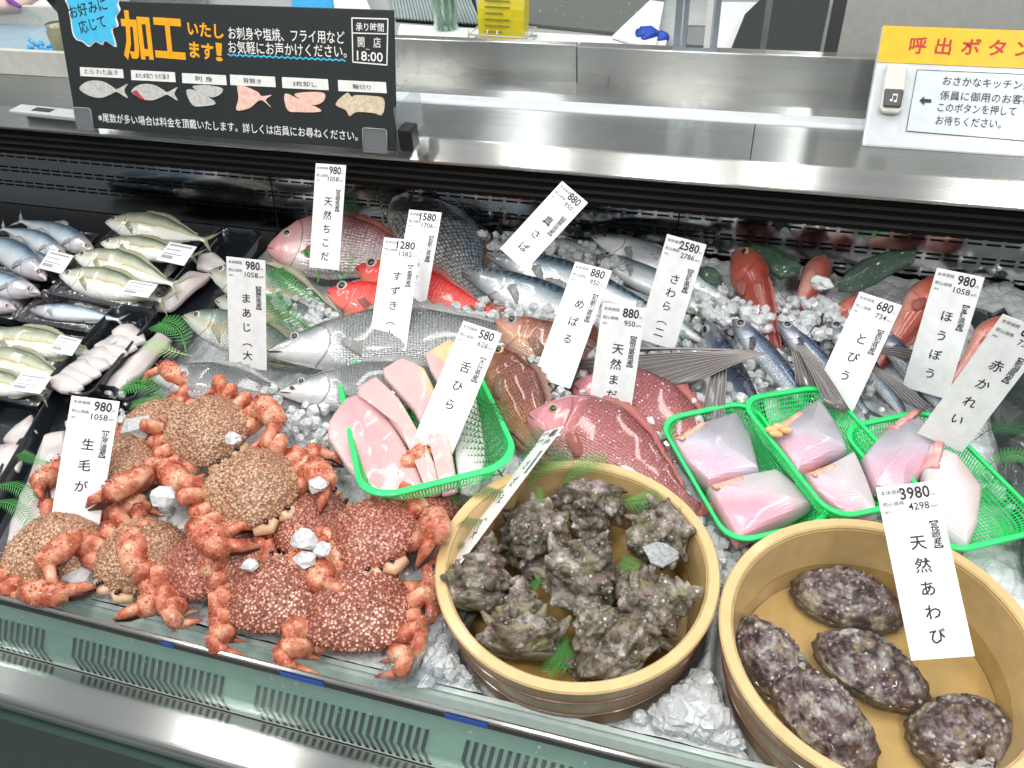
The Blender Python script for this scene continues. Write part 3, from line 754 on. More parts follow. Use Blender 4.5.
# ================================================================== signs
def solve_top(px, py, base):
    """point with the base's x, seen at the pixel: the top of a panel that leans straight back"""
    d = CF + CR*((px-512)/FPX) - CU*((py-384)/FPX); s = base.x/d.x
    return V((0, 0, CAMZ)) + d*s
BL = P(76, 127, .262); BR = P(392, 156, .262); TR = solve_top(393, 10, BR)
BL.y = BR.y = 1.048; BL.z = BR.z = BR.z
TL = BL+(TR-BR)
SW, SH = (BR-BL).length, (TR-BR).length
sg = thing('processing_sign', 'large black sign with orange lettering and six fish pictures on the counter', 'sign', BL, rot=frame(BR-BL, (BR-BL).cross(TR-BR)))
bevel(obj('board', G().box(0, SW, 0, SH, -.006, 0), SIGN_BLACK, sg, False), .001)
def su(px): return (px-(76-8*0))/(392-76)*SW
def F_(px, py):
    """pixel of the photograph -> point on the leaning board"""
    d = CF + CR*((px-512)/FPX) - CU*((py-384)/FPX); X = (BR-BL).normalized(); Y = (TR-BR).normalized(); N_ = X.cross(Y)
    o = V((0, 0, CAMZ)); s = (BL-o).dot(N_)/d.dot(N_); p = o+d*s-BL
    return p.dot(X), p.dot(Y)
def stext(g, s, px0, py0, px1, py1, size_px, bold=0., z=.0004):
    x0, y0 = F_(px0, py0); x1, y1 = F_(px1, py1); a, b = F_(px0, py0-size_px); sz = sqrt((a-x0)**2+(b-y0)**2)
    text(g, s, sz*1.12, x0, y0, 'L', bold, sqrt((x1-x0)**2+(y1-y0)**2), z, atan2(y1-y0, x1-x0))
g = G(); stext(g, '加工', 124, 53, 186, 58, 44, .035); stext(g, 'いたし', 188, 34, 224, 38, 14, .03); stext(g, 'ます', 190, 56, 214, 59, 16, .03); stext(g, '！', 216, 60, 223, 61, 20, .03)
obj('orange_lettering', g, ORANGE, sg, False)
g = G(); stext(g, 'お刺身や塩焼、フライ用など', 229, 38, 345, 43, 12, .006); stext(g, 'お気軽にお声かけください。', 229, 52, 347, 57, 12, .006)
stext(g, '※尾数が多い場合は料金を頂戴いたします。詳しくは店員にお尋ねください。', 99, 121, 358, 140, 8.5, .005)
obj('white_lettering', g, WHITE_INK, sg, False); g = G(); stext(g, '承り時間', 356, 30, 384, 31, 8, .01); stext(g, '開　店', 358, 46, 381, 47, 10, .005); stext(g, '～', 366, 51, 370, 51, 4, .01); stext(g, '18:00', 357, 60, 383, 62, 12, .012); obj('opening_hours_lettering', g, WHITE_INK, sg, False); g = G()
def seg(g, pts, w, z=.0004):
    for (a, b) in zip(pts, pts[1:]):
        A, B = V((*F_(*a), 0)), V((*F_(*b), 0)); t = (B-A).normalized(); n = V((-t.y, t.x, 0))*w/2
        g.add([A-n-t*w*.3+V((0, 0, z)), B-n+t*w*.3+V((0, 0, z)), B+n+t*w*.3+V((0, 0, z)), A+n-t*w*.3+V((0, 0, z))], [(0, 1, 2, 3)])
g = G(); seg(g, [(352, 18), (388, 19), (387, 65), (353, 62), (352, 18)], .0018); seg(g, [(353, 33), (388, 34)], .0015)
obj('white_box_outline', g, WHITE_INK, sg, False)
g = G(); seg(g, [(228+k*3, 54.5+k*.14+(1.2 if k % 2 else -.6)) for k in range(40)], .0022, .0003); obj('blue_wavy_underline', g, CYAN, sg, False)
# speech bubble standing a little proud of the board
def poly_part(name, pts, m, z, th=.001, par=sg, conv=True):
    q = [F_(*p) if conv else p for p in pts]
    if 'picture' in name or 'speech' in name: q = [(v.x, v.y) for v in catmull([(x, y, 0) for x, y in q], 4)]
    n = len(q); g = G()
    g.add([(x, y, z+th) for x, y in q]+[(x, y, z) for x, y in q], [tuple(range(n)), tuple(range(n, 2*n))[::-1]]+[(i, i+n, (i+1) % n+n, (i+1) % n) for i in range(n)])
    o = obj(name, g, m, par, False); bm_fix(o); return o
bub = [(69, -4), (117, -6), (119, 4), (121, 10), (117, 17), (119, 26), (113, 30), (117, 47), (106, 41), (103, 45), (96, 42), (90, 47), (83, 42), (77, 40), (73, 33), (71, 20), (69, 8)]
cx, cy_ = 95, 20
poly_part('speech_bubble_edge', bub, WHITE_INK, .0004)
bb_ = poly_part('speech_bubble', [(cx+(x-cx)*.93, cy_+(y-cy_)*.93) for x, y in bub], CYAN, .0015)
g = G(); stext(g, 'お好みに', 72, 18, 109, 9, 12, .01, .0028); stext(g, '応じて', 82, 33, 108, 26, 12, .01, .0028); obj('bubble_lettering', g, INK, sg, False)
caps = ['えら わた抜き', 'あたま取り わた抜き', '刺 身', '背開き', '3枚卸し', '輪切り']
lab = [(80, 123, 67, 76), (131, 175, 70, 80), (182, 226, 73, 83), (230, 275, 74.5, 85), (282, 328, 77, 88), (338, 386, 80, 91)]
g = G(); gt = G()
for s, (a, b, t, u) in zip(caps, lab):
    q = [F_(*p) for p in ((a, t), (b, t+2.2), (b+1, u+2.2), (a+.5, u))]; g.add([(x, y, .0004) for x, y in q][::-1], [(0, 1, 2, 3)])
    cs_ = obj('caption_strip', g, WHITE_INK, sg, False); g = G(); gt = G()
    m_ = (a+b)/2; w_ = min(34, 6.0*len(s)); stext(gt, s, m_-w_/2, u-2.6, m_+w_/2, u-1.2, 5, .0, .0008); obj('caption_lettering', gt, INK, cs_, False)
PIC_S = mottled('picture_silver_fish', [(.3, (.42, .42, .40)), (.7, (.66, .66, .62))], 200, .5)
PIC_P = mottled('picture_pink_fillet', [(.3, (.80, .42, .34)), (.7, (.92, .68, .60))], 150, .5)
PIC_B = mottled('picture_beige_squid', [(.3, (.55, .42, .28)), (.7, (.80, .70, .52))], 200, .5)
def fish_pts(x0, y0, w, h):
    up = [(0, 0), (.12, -.35), (.3, -.5), (.5, -.45), (.68, -.2), (.78, -.07), (1, -.42), (.93, 0), (1, .42), (.78, .1), (.66, .25), (.45, .5), (.25, .45), (.08, .25)]
    return [(x0+w*a, y0+h*b+a*w*.06) for a, b in up]
poly_part('fish_picture', fish_pts(80, 88, 48, 17), PIC_S, .0004)
poly_part('fish_picture', fish_pts(132, 91, 46, 16), PIC_S, .0004)
poly_part('red_cut', [(133, 92), (140, 98), (147, 100.5), (143, 97), (137, 90)], plain('picture_red', (.55, .05, .08), .5), .0016)
for q in ([(193, 87), (205, 85), (222, 88), (221, 94), (210, 97)], [(187, 90), (200, 92), (216, 103), (205, 106), (193, 105)]): poly_part('fillet_picture', q, PIC_S, .0004)
poly_part('open_fish_picture', [(238, 85), (247, 87), (258, 92), (262, 96), (272, 95), (266, 100), (271, 107), (261, 100), (250, 108), (237, 110), (239, 98)], PIC_P, .0004)
for q in ([(295, 94), (308, 92), (324, 93), (324, 101), (314, 105), (302, 100)], [(285, 94), (297, 98), (320, 109), (318, 112), (300, 112), (288, 110)]): poly_part('fillet_picture', q, PIC_P, .0004)
poly_part('squid_picture', [(336, 104), (347, 93), (352, 97), (356, 95), (373, 96), (383, 98), (385, 106), (382, 115), (374, 113), (357, 112), (350, 116), (346, 110)], PIC_B, .0004)
# clear clips holding the sign
for (a, b) in ((78, 95), (364, 388)):
    x0, y0 = F_(a, 127 if a < 100 else 150); x1, _ = F_(b, 130 if a < 100 else 152)
    g = G().box(x0, x1, .001, .03, .0006, .0026); g.box(x0, x1, -.004, .001, -.03, .0026)
    obj('clear_clip', g, CLEARP, sg, False)
    g = G(); g.tube([(x0, .001, .003), (x0, .028, .003), (x0+.003, .031, .003), (x1-.003, .031, .003), (x1, .028, .003), (x1, .001, .003)], .0006, 5); obj('clip_edge', g, plain('clip_edge_grey', (.45, .48, .5), .2) if a < 100 else MATS['clip_edge_grey'], sg)
bk = thing('sign_stand', 'small black stand with clear film at right end of the black sign', 'stand', P(402, 150, .266))
c0 = P(402, 152, .266)
bevel(wobj('foot', G().box(c0.x-.004, c0.x+.018, c0.y, c0.y+.03, H(.2665), H(.30)), DARK, bk, False), .003)
wobj('film', G().box(c0.x-.004, c0.x-.003, c0.y+.0, c0.y+.10, H(.2665), H(.33)), CLEARP, bk, False)

# call button sign
BLc = P(862, 146, .2655); BRc = V((BLc.x+.42, BLc.y-.004, BLc.z)); TLc = solve_top(882, 25, BLc); TRc = TLc+(BRc-BLc)
cs = thing('call_button_sign', 'white call button box with yellow header on the counter', 'call button sign', BLc, rot=frame(BRc-BLc, (BRc-BLc).cross(TLc-BLc)))
CW = (BRc-BLc).length; CH = (TLc-BLc).length
def Fc(px, py):
    d = CF + CR*((px-512)/FPX) - CU*((py-384)/FPX); X = (BRc-BLc).normalized(); Y = (TLc-BLc).normalized(); N_ = X.cross(Y).normalized(); Y = N_.cross(X)
    o = V((0, 0, CAMZ)); s = (BLc-o).dot(N_)/d.dot(N_); p = o+d*s-BLc
    return p.dot(X), p.dot(Y)
bevel(obj('body', G().box(0, CW, 0, CH, -.02, 0), WHITE_MET, cs, False), .003)
yb = Fc(877, 62)[1]
obj('yellow_header', G().box(.001, CW-.001, yb, CH-.001, .0001, .0012), YEL, cs, False)
def ctext(g, s, px0, py0, px1, py1, size_px, bold=0., z=.0016):
    x0, y0 = Fc(px0, py0); x1, y1 = Fc(px1, py1); a, b = Fc(px0, py0-size_px); sz = sqrt((a-x0)**2+(b-y0)**2)
    text(g, s, sz*1.12, x0, y0, 'L', bold, sqrt((x1-x0)**2+(y1-y0)**2), z, atan2(y1-y0, x1-x0))
g = G()
for ch, x0, x1, y0 in (('呼', 908, 925, 52), ('出', 934, 950, 53), ('ボ', 960, 979, 53.5), ('タ', 987, 1004, 54.5), ('ン', 1014, 1030, 55.5)): ctext(g, ch, x0, y0, x1, y0+.9, 16, .02)
obj('red_lettering', g, RED_INK, cs, False)
g = G()
for s, x0, x1, y0, y1 in (('おさかなキッチン売場の', 942, 1052, 84.5, 91), ('係員に御用のお客様は', 939, 1042, 99, 105), ('このボタンを押して', 937, 1015, 111, 115.5), ('お待ちください。', 935, 1000, 124, 128)): ctext(g, s, x0, y0, x1, y1, 8.8, .002, .0022)
q = [Fc(*p) for p in ((919, 101), (924, 96.5), (924, 99.3), (931, 99.6), (931, 103), (924, 102.7), (924, 105.5))]; g.add([(x, y, .0022) for x, y in q], [tuple(range(7))[::-1]])
obj('black_lettering', g, INK, cs, False)
def cpoly(name, pts, m, z, th, par=cs):
    return poly_part(name, [Fc(*p) for p in pts], m, z, th, par, False)
cpoly('notice_panel', [(917, 70), (1100, 78), (1092, 147), (906, 131)], plain('notice_white', (.60, .67, .71), .3), .0003, .0010)
g = G()
q = [V((*Fc(*p), .0016)) for p in ((917, 70), (1100, 78), (1092, 147), (906, 131))]
g.tube([q[0], q[1]], .0004, 4); g.tube([q[0], q[3]], .0004, 4); g.tube([q[3], q[2]], .0004, 4)
obj('panel_outline', g, GREY_PL, cs)
hs = bevel(cpoly('button_housing', [(886, 66), (906, 67), (901, 112), (897, 115), (881, 114), (878, 110)], IVORY, .0003, .012), .004, 3)
bt = bevel(cpoly('call_button', [(883, 91), (902, 92), (899, 110), (881, 109)], GREY_PL, .0124, .004, hs), .002)
g = G(); x0, y0 = Fc(887, 105); 
for dx in (0, .0055): g.ball((x0+.002+dx, y0+.003-dx*.2, .0168), .0017, 8, 5, (1.2, .9, .2))
g.box(x0+.0030, x0+.0037, y0+.003, y0+.0115, .0164, .0169); g.box(x0+.0085, x0+.0092, y0+.002, y0+.0105, .0164, .0169); g.box(x0+.0030, x0+.0092, y0+.0095, y0+.0115, .0164, .0169); obj('note_symbol', g, WHITE_INK, hs, False)
wobj('foot', G().box(BLc.x+.004, BLc.x+.40, BLc.y+.012, BLc.y+.05, H(.2652), H(.2662)+.006), DARK, cs, False)

# ================================================================== price tags
TAGS = {
'a':((-0.743, 0.4477, 0.8423),(-0.6935, 0.4657, 0.8266),(-0.7495, 0.5599, 0.9502)),
'b':((-0.6793, 0.7556, 0.8524),(-0.6254, 0.7651, 0.8464),(-0.6732, 0.8147, 1.0016)),
'c':((-0.6756, 1.0075, 0.8645),(-0.6207, 1.0067, 0.8658),(-0.6775, 1.0999, 1.0056)),
'd':((-0.488, 0.8238, 0.8675),(-0.4339, 0.8326, 0.8623),(-0.4978, 0.9479, 0.9751)),
'e':((-0.498, 0.9342, 0.8588),(-0.4431, 0.9313, 0.8604),(-0.4956, 1.0412, 0.9711)),
'f':((-0.3545, 0.6584, 0.868),(-0.3005, 0.6499, 0.862),(-0.323, 0.7901, 0.9631)),
'g':((-0.3564, 1.0546, 0.9094),(-0.3107, 1.034, 0.8868),(-0.2769, 1.1458, 0.9869)),
'h':((-0.2425, 0.824, 0.8554),(-0.1887, 0.8125, 0.8541),(-0.2125, 0.9512, 0.9666)),
'i':((-0.1571, 0.7718, 0.8397),(-0.1023, 0.7749, 0.8365),(-0.1528, 0.8416, 0.9802)),
'j':((-0.118, 0.9295, 0.8638),(-0.0638, 0.9232, 0.8568),(-0.0933, 0.9882, 1.0019)),
'k':((0.1238, 0.8836, 0.8383),(0.1733, 0.8595, 0.8396),(0.1619, 0.968, 0.9566)),
'l':((0.2361, 0.9193, 0.8482),(0.2863, 0.8975, 0.854),(0.2444, 0.9783, 0.9966)),
'm':((0.2382, 0.7983, 0.8756),(0.2909, 0.7933, 0.8608),(0.286, 0.8296, 1.0354)),
'n':((0.2126, 0.4931, 0.8602),(0.2652, 0.5041, 0.8718),(0.1656, 0.617, 0.9561)),
'o':((-0.2669, 0.5201, 0.8245),(-0.2376, 0.4947, 0.8636),(-0.1931, 0.6952, 0.8831)),
}
TXT = {  # price, price with tax, origin, name
'a': ('980', '1058', '【北海道産】', '生毛が', 'white price tag reading 980 among the hairy crabs at left'),
'b': ('980', '1058', '【静岡県産】', 'まあじ（大', 'white price tag reading 980 on the trevallies above the crabs'),
'c': ('980', '1058', '【長崎県産】', '天然ちこだ', 'white price tag reading 980 beside the pink bream head'),
'd': ('1280', '1382', '【千葉県産】', 'すずき（小', 'white price tag reading 1280 standing on the sea bass'),
'e': ('1580', '1706', '【和歌山県産】', 'くろだい', 'white price tag reading 1580 half behind the 1280 tag'),
'f': ('580', '626', '【大分県産】', '舌ひら', 'white price tag reading 580 on the sole fillets in the green basket'),
'g': ('880', '950', '【静岡県産】', '真さば', 'white price tag reading 880 tilted far over at the rear panel'),
'h': ('880', '950', '【和歌山県産】', 'めばる', 'white price tag reading 880 tilted beside the brown rockfish'),
'i': ('880', '950', '【鹿児島県産】', '天然まだい', 'white upright price tag reading 880 behind the red sea bream'),
'j': ('2580', '2786', '【宮城県産】', 'さわら（二', 'white price tag reading 2580 in front of the spotted mackerel'),
'k': ('680', '734', '【高知県産】', 'とびう', 'white price tag reading 680 leaning on the flying fish'),
'l': ('980', '1058', '【愛媛県産】', 'ほうぼう', 'white price tag reading 980 on the red gurnards at right'),
'm': ('680', '734', '【新潟県産】', '赤かれい', 'white price tag reading 680 at the right edge above the flatfish basket'),
'n': ('3980', '4298', '【長崎産】', '天然あわび', 'white price tag reading 3980 in the abalone bowl'),
'o': ('480', '518', '【長崎県産】', 'さざえ（大', 'grey looking price tag seen nearly edge on in the turban shell bowl'),
}
for k, (bl, br, tl) in TAGS.items():
    kk = {'c': .95, 'g': .915}.get(k, 1.0); C0 = V((0, 0, CAMZ))
    bl, br, tl = (C0+(V(q)-C0)*kk for q in (bl, br, tl)); pr_, tx, org, nm, lb = TXT[k]
    W = (br-bl).length; Ln = (tl-bl).length
    t = thing('price_tag', lb, 'price tag', bl, rot=frame(br-bl, (br-bl).cross(tl-bl)))
    bevel(obj('card', G().box(0, W, 0, Ln, -.0012, 0), CARD, t, False), .0004)
    g = G(); z = .0003
    text(g, '本体価格', .0050, .003, Ln-.0085, z=z); text(g, '税込価格', .0050, .003, Ln-.0195, z=z); text(g, '(8%)', .0036, .0035, Ln-.0265, z=z)
    text(g, pr_, .0160, W-.0075, Ln-.0145, 'R', .022, z=z, width=.0068*len(pr_)); text(g, '円', .0038, W-.0065, Ln-.0145, z=z)
    text(g, tx, .0100, W-.0105, Ln-.0255, 'R', .01, z=z, width=.0047*len(tx)); text(g, '.40円', .0034, W-.0100, Ln-.0250, z=z)
    vtext(g, org, .0085, W-.010, Ln-.036, .0072, .012, z)
    n = len(nm); st = min(.0255, (Ln-.055)/n)
    vtext(g, nm, .0150, W*.50, Ln-.056, st, .012, z)
    obj('printed_text', g, INK, t, False)

# ================================================================== wooden bowls
def bowl(label, cx, cy, R, rim, hgt):
    b = thing('wooden_bowl', label, 'bowl', (cx, cy, H(rim-hgt)))
    def lathe(name, prof, m, n=96, closed=True, parent=b):
        g = G(); rings = [[V((r*cos(2*pi*j/n), r*sin(2*pi*j/n), z)) for j in range(n)] for r, z in prof]
        if closed: rings.append(rings[0])
        g.loft(rings, not closed, not closed)
        o = obj(name, g, m, parent, True, sharp=40); return o
    T = .0115
    rr = lambda z: R-.0004-(hgt-z)*.16          # wall leans out towards the rim
    lathe('stave_wall', [(rr(0)-T, .001), (rr(0), .0), (rr(hgt*.5), hgt*.5), (rr(hgt-.004), hgt-.004), (rr(hgt-.004)-T, hgt-.004), (rr(hgt*.4)-T, hgt*.4)], WOOD_SIDE)
    lathe('rim', [(R, hgt-.0038), (R+.0006, hgt-.002), (R-.001, hgt), (R-T+.001, hgt), (R-T-.0008, hgt-.002), (R-T-.0008, hgt-.0038)], WOOD_RIM)
    lathe('inner_lining', [(rr(.014)-T-.0002, .014), (rr(hgt-.004)-T-.0002, hgt-.004), (rr(hgt-.004)-T-.0010, hgt-.004), (rr(.014)-T-.0010, .014)], WOOD_IN)
    lathe('bottom', [(.0005, .004), (rr(.01)-T-.001, .004), (rr(.01)-T-.001, .0135), (.0005, .0135)], WOOD_IN)
    for z, w in ((hgt*.70, .0042), (hgt*.34, .0060)):
        lathe('hoop', [(rr(z-w/2)+.0002, z-w/2), (rr(z-w/2)+.0014, z-w/2+.0006), (rr(z+w/2)+.0014, z+w/2-.0006), (rr(z+w/2)+.0002, z+w/2)], HOOP)
    zw = hgt*.42
    lathe('water', [(.0005, zw-.004), (rr(zw)-T-.0016, zw-.004), (rr(zw)-T-.0014, zw), (.0005, zw)], WATER)
    return b
B1 = V((-.1174, .5270)); B2 = V((.1840, .5030))
bowl('round wooden bowl of spiny turban shells, left of the two bowls', B1.x, B1.y, .150, .065, .092)
bowl('larger round wooden bowl of abalone at the bottom right', B2.x, B2.y, .1495, .070, .090)

# ------------------------------------------------------------------ turban shells
def turban_mat(name, a, b_, c_, d_):
    return mottled(name, [(.34, a), (.44, b_), (.54, c_), (.64, d_)], 55, .5, 200, 1.0, .003, spots=[(150, (.70, .68, .60), .12, .26, .9), (70, (.30, .17, .20), .2, .5, .6), (55, (.22, .21, .09), .2, .5, .7), (110, (.02, .018, .015), .2, .36, .7)], rnd=1.0, coat=.35)
TURB = turban_mat('turban_crust', (.022, .017, .012), (.10, .09, .055), (.23, .195, .16), (.50, .45, .42))
_tb = {}
def turban_mesh(seed):
    """turban shell about 1 unit wide, tip towards +z: spiral whorls with sutures, knobs and blunt horns"""
    if seed in _tb: return _tb[seed]
    random.seed(seed); g = G(); NS, NA = 64, 84; rings = []; off = V((seed*3.1, seed*1.7, 0)); HT = 1.12; K = math.log(1.62)
    def rad(s_, a):
        D = max(.02, (1-s_)*HT); ph = (math.log(D/HT)/K + a/(2*pi)+.35) % 1.0
        r = D*.58*(1+.30*sin(pi*ph)**.75-.06)
        r *= (min(1, .30+s_/.30*.85))**.6 if s_ < .28 else 1
        kn = max(0, cos(a*5.5+s_*9+seed))**4
        r += D*.13*kn*math.exp(-((ph-.38)/.16)**2)+D*.05*cos(a*9+seed)*math.exp(-((ph-.7)/.12)**2)
        return r, ph, D
    for i in range(NS+1):
        s_ = 1-(1-i/NS)**1.15; ring = []
        for j in range(NA):
            a = 2*pi*j/NA; r, ph, D = rad(s_, a); z = s_*HT-.45
            p = V((r*cos(a), r*sin(a), z)); q = p*4.5+off
            k = .10*noise.fractal(q, .9, 2.1, 5)+.045*noise.noise(p*19+off)+.02*noise.noise(p*45)
            p += V((cos(a), sin(a), .2))*k*(.35+.65*D)
            ring.append(p)
        rings.append(ring)
    g.loft(rings, True, True)
    for i in range(7):
        a = i*.95+seed; s_ = .22+.05*(i % 2)+.03*i
        r, ph, D = rad(s_, a); base = V((r*cos(a), r*sin(a), s_*HT-.45))*.93
        dr = V((cos(a), sin(a), .45+.3*random.random())).normalized(); ln = D*random.uniform(.16, .34)
        g.tube([base-dr*.06, base+dr*ln*.3, base+dr*ln*.7+V((0, 0, .03)), base+dr*ln+V((0, 0, .06))], [.13*D, .105*D, .07*D, .03*D], 8)
    for _ in range(60):   # barnacles and tube worms
        a = random.uniform(0, 2*pi); s_ = random.uniform(.1, .9); r, ph, D = rad(s_, a); p = V((r*cos(a), r*sin(a), s_*HT-.45)); g.ball(p, random.uniform(.012, .035)*(.5+D*.5), 6, 4)
    for v in g.v: v *= .062
    me = mesh_of('shell', g); _tb[seed] = me; return me
LID = mottled('shell_lid', [(.3, (.10, .10, .07)), (.7, (.26, .25, .18))], 60, .4)
def turban(label, px, py, h, size, rx, ry, rz, seed):
    c = P(px, py, h)
    t = thing('turban_shell', label, 'turban shell', c, 'spiny turban shells in the wooden bowl', rot=Euler((radians(rx), radians(ry), radians(rz))).to_matrix())
    t.scale = (size/.078,)*3
    obj('shell', turban_mesh(seed), TURB, t)
    n = 20; k = .062
    rings = [[V((.20*k+r*k*cos(2*pi*j/n), r*k*sin(2*pi*j/n), (-.45-dz)*k)) for j in range(n)] for r, dz in ((.24, -.05), (.24, .02), (.15, .05), (.03, .06))]
    obj('operculum', G().loft(rings), LID, t)
    return t
# label, px, py, h, size, rot xyz, seed
for a in [
 ('greenish spiny turban shell under the grey tag at upper left of the bowl', 532, 533, .050, .090, 20, -25, 40, 1),
 ('dark turban shell with a tall spine at the top of the bowl', 590, 512, .050, .088, 120, 30, 20, 2),
 ('turban shell at upper right of the bowl beside the clear shard', 652, 538, .045, .082, 60, 40, 300, 3),
 ('large smooth purplish turban shell at the left of the bowl', 481, 577, .046, .094, 50, -30, 200, 4),
 ('large knobbly turban shell in the middle of the bowl', 586, 570, .058, .100, 30, 10, 120, 5),
 ('turban shell with a dark sloping back at lower left of the bowl', 522, 622, .046, .092, -70, 0, 15, 6),
 ('pale pinkish turban shell at the bottom of the bowl', 604, 638, .046, .098, 20, -50, 300, 7),
 ('brown turban shell at the right of the bowl', 658, 603, .046, .094, 60, -10, 110, 8),
]: turban(*a)
g = G(); random.seed(3); c = P(662, 556, .068)
n = 9; ps = [c+V((cos(2*pi*j/n)*.020*(1+.25*random.uniform(-1, 1)), sin(2*pi*j/n)*.014*(1+.3*random.uniform(-1, 1)), .003*random.uniform(-1, 1))) for j in range(n)]
g.add([p+V((0, 0, .0025)) for p in ps]+ps, [tuple(range(n)), tuple(range(n, 2*n))[::-1]]+[(i, i+n, (i+1) % n+n, (i+1) % n) for i in range(n)])
SHARD, N_, b_ = new_mat('crinkled_film', (.50, .52, .54), .12, trans=.35, coat=.8)
L(N_.nt, N_.bump(N_.vor(N_.coord('Object'), 180), .9, .004), b_.inputs['Normal'])
o = obj('ice_shard', g, SHARD, None, False); bm_fix(o); tag(o, 'clear crinkled shard lying on the right-hand turban shells', 'shard')

# ------------------------------------------------------------------ abalone
ABM = mottled('abalone_crust', [(.38, (.018, .012, .012)), (.46, (.085, .045, .045)), (.53, (.17, .13, .135)), (.64, (.38, .37, .32))], 60, .42, 200, .9, .003, spots=[(130, (.66, .68, .62), .14, .30, .7), (60, (.24, .08, .09), .15, .42, .5), (110, (.010, .010, .012), .22, .36, .9), (60, (.30, .28, .14), .2, .4, .5)], rnd=1.0, coat=.6)
FOOT = mottled('abalone_foot', [(.3, (.05, .03, .015)), (.7, (.14, .09, .04))], 60, .4, 200, .5, coat=.5)
def abalone(label, px, py, h, Ln, Wd, rz, seed, hh=.026):
    c = P(px, py, h); t = thing('abalone', label, 'abalone', c, 'live abalone in the wooden bowl', rot=Matrix.Rotation(rz, 3, 'Z'))
    g = G(); NR, NA = 26, 72; rings = []; off = V((seed*5.3, seed, 2))
    def outline(a):
        r = 1/((abs(cos(a))**2.15/(Ln/2)**2.15+abs(sin(a))**2.15/(Wd/2)**2.15)**(1/2.15))
        return r*(1+.06*cos(a)+.025*noise.noise(V((cos(a)*2, sin(a)*2, seed))))
    for i in range(NR):
        q = 1-i/(NR); ring = []
        for j in range(NA):
            a = 2*pi*j/NA; r = outline(a)*q
            x, y = r*cos(a)-(1-q)*Ln*.10, r*sin(a)+(1-q)*Wd*.06
            z = hh*(1-q**2.3)
            p = V((x, y, z)); nz = noise.fractal(p*75+off, 1, 2, 5)
            z += .0046*nz*min(1, (1-q)*4+.2) + .0016*noise.noise(p*300+off) + .0009*sin(q*46+3*noise.noise(p*30+off))*(.3+q)
            # row of breathing holes: raised rims along one side
            ring.append(V((x*(1+.03*nz*q), y*(1+.03*nz*q), z)))
        rings.append(ring)
    lip = [[V((p.x*.97, p.y*.97, -.003)) for p in rings[0]]]
    g.loft(lip+rings, True, True); sh = obj('shell', g, ABM, t)
    g2 = G(); n = 6
    for i in range(n):
        a = radians(20+i*17); q = .66
        x, y = outline(a)*q*cos(a)-(1-q)*Ln*.1, outline(a)*q*sin(a)+(1-q)*Wd*.06; z = hh*(1-q**2.3)
        rr = .0022+.0006*i/n
        rg = [[V((x+r*cos(2*pi*j/10), y+r*sin(2*pi*j/10), z+dz)) for j in range(10)] for r, dz in ((rr*1.9, -.001), (rr*1.4, .0022), (rr, .0026), (rr*.8, .001), (rr*.3, .0006))]
        g2.loft(rg, False, True)
    obj('breathing_holes', g2, ABM, t)
    g3 = G(); rg = []
    for q, z in ((.7, -.0095), (1.0, -.009), (1.05, -.005), (.98, -.002), (.8, -.001)):
        rg.append([V((outline(2*pi*j/NA)*q*cos(2*pi*j/NA)*(1+.03*sin(j*1.9)), outline(2*pi*j/NA)*q*sin(2*pi*j/NA)*(1+.03*sin(j*1.9)), z)) for j in range(NA)])
    g3.loft(rg); obj('foot', g3, FOOT, t)
def dirang(p0, p1, h=.03):
    a, b = P(*p0, h), P(*p1, h); return atan2(b.y-a.y, b.x-a.x)
abalone('reddish brown abalone at the back of the bowl, left of the price tag', 845, 598, .006, .116, .072, dirang((795, 588), (900, 612)), 1)
abalone('grey green speckled abalone at the left, half under its neighbour', 768, 657, .006, .112, .066, dirang((740, 630), (805, 705)), 2)
abalone('dark abalone with rusty patches, lowest at the left of the bowl', 820, 712, .016, .112, .068, dirang((780, 675), (868, 768)), 3)
abalone('brown and grey abalone in the centre of the bowl', 867, 665, .013, .110, .066, dirang((818, 640), (920, 695)), 4)
abalone('broad blackish abalone with white flecks at lower right', 962, 735, .006, .104, .078, dirang((905, 745), (1015, 725)), 5, .030)

# ------------------------------------------------------------------ hairy crabs
def crab_mat(name, base, dark, cream, sc, amt):
    m, N, b = new_mat(name, base, .45, coat=.15, sss=.0)
    v = N.coord('Object')
    oi = N.n('ObjectInfo').outputs['Random']
    n = N.noise(v, 38, 4); c = N.ramp(n, [(.3, dark), (.68, base)])
    c = N.mix(N.ramp(N.noise(v, 24, 3, .5), [(.45, (0, 0, 0)), (.7, (1, 1, 1))]), c, tuple(x*.9+y*.1 for x, y in zip(base, cream)))
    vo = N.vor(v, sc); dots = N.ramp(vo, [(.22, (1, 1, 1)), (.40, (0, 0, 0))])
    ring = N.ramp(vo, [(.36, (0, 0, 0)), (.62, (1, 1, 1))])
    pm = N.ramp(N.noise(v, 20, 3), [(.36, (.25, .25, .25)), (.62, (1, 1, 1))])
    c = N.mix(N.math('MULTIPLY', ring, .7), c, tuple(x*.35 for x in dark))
    c = N.mix(N.math('MULTIPLY', N.math('MULTIPLY', dots, pm), amt), c, cream)
    L(N.nt, c, b.inputs['Base Color'])
    L(N.nt, N.bump(N.math('SUBTRACT', 1.0, vo), .7, .0015), b.inputs['Normal'])
    return m
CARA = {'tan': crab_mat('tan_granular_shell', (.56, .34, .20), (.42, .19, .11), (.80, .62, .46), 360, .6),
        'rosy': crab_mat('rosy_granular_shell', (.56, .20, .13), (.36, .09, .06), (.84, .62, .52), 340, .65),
        'frosted': crab_mat('frosted_granular_shell', (.54, .19, .11), (.32, .09, .06), (.86, .78, .72), 330, .85)}
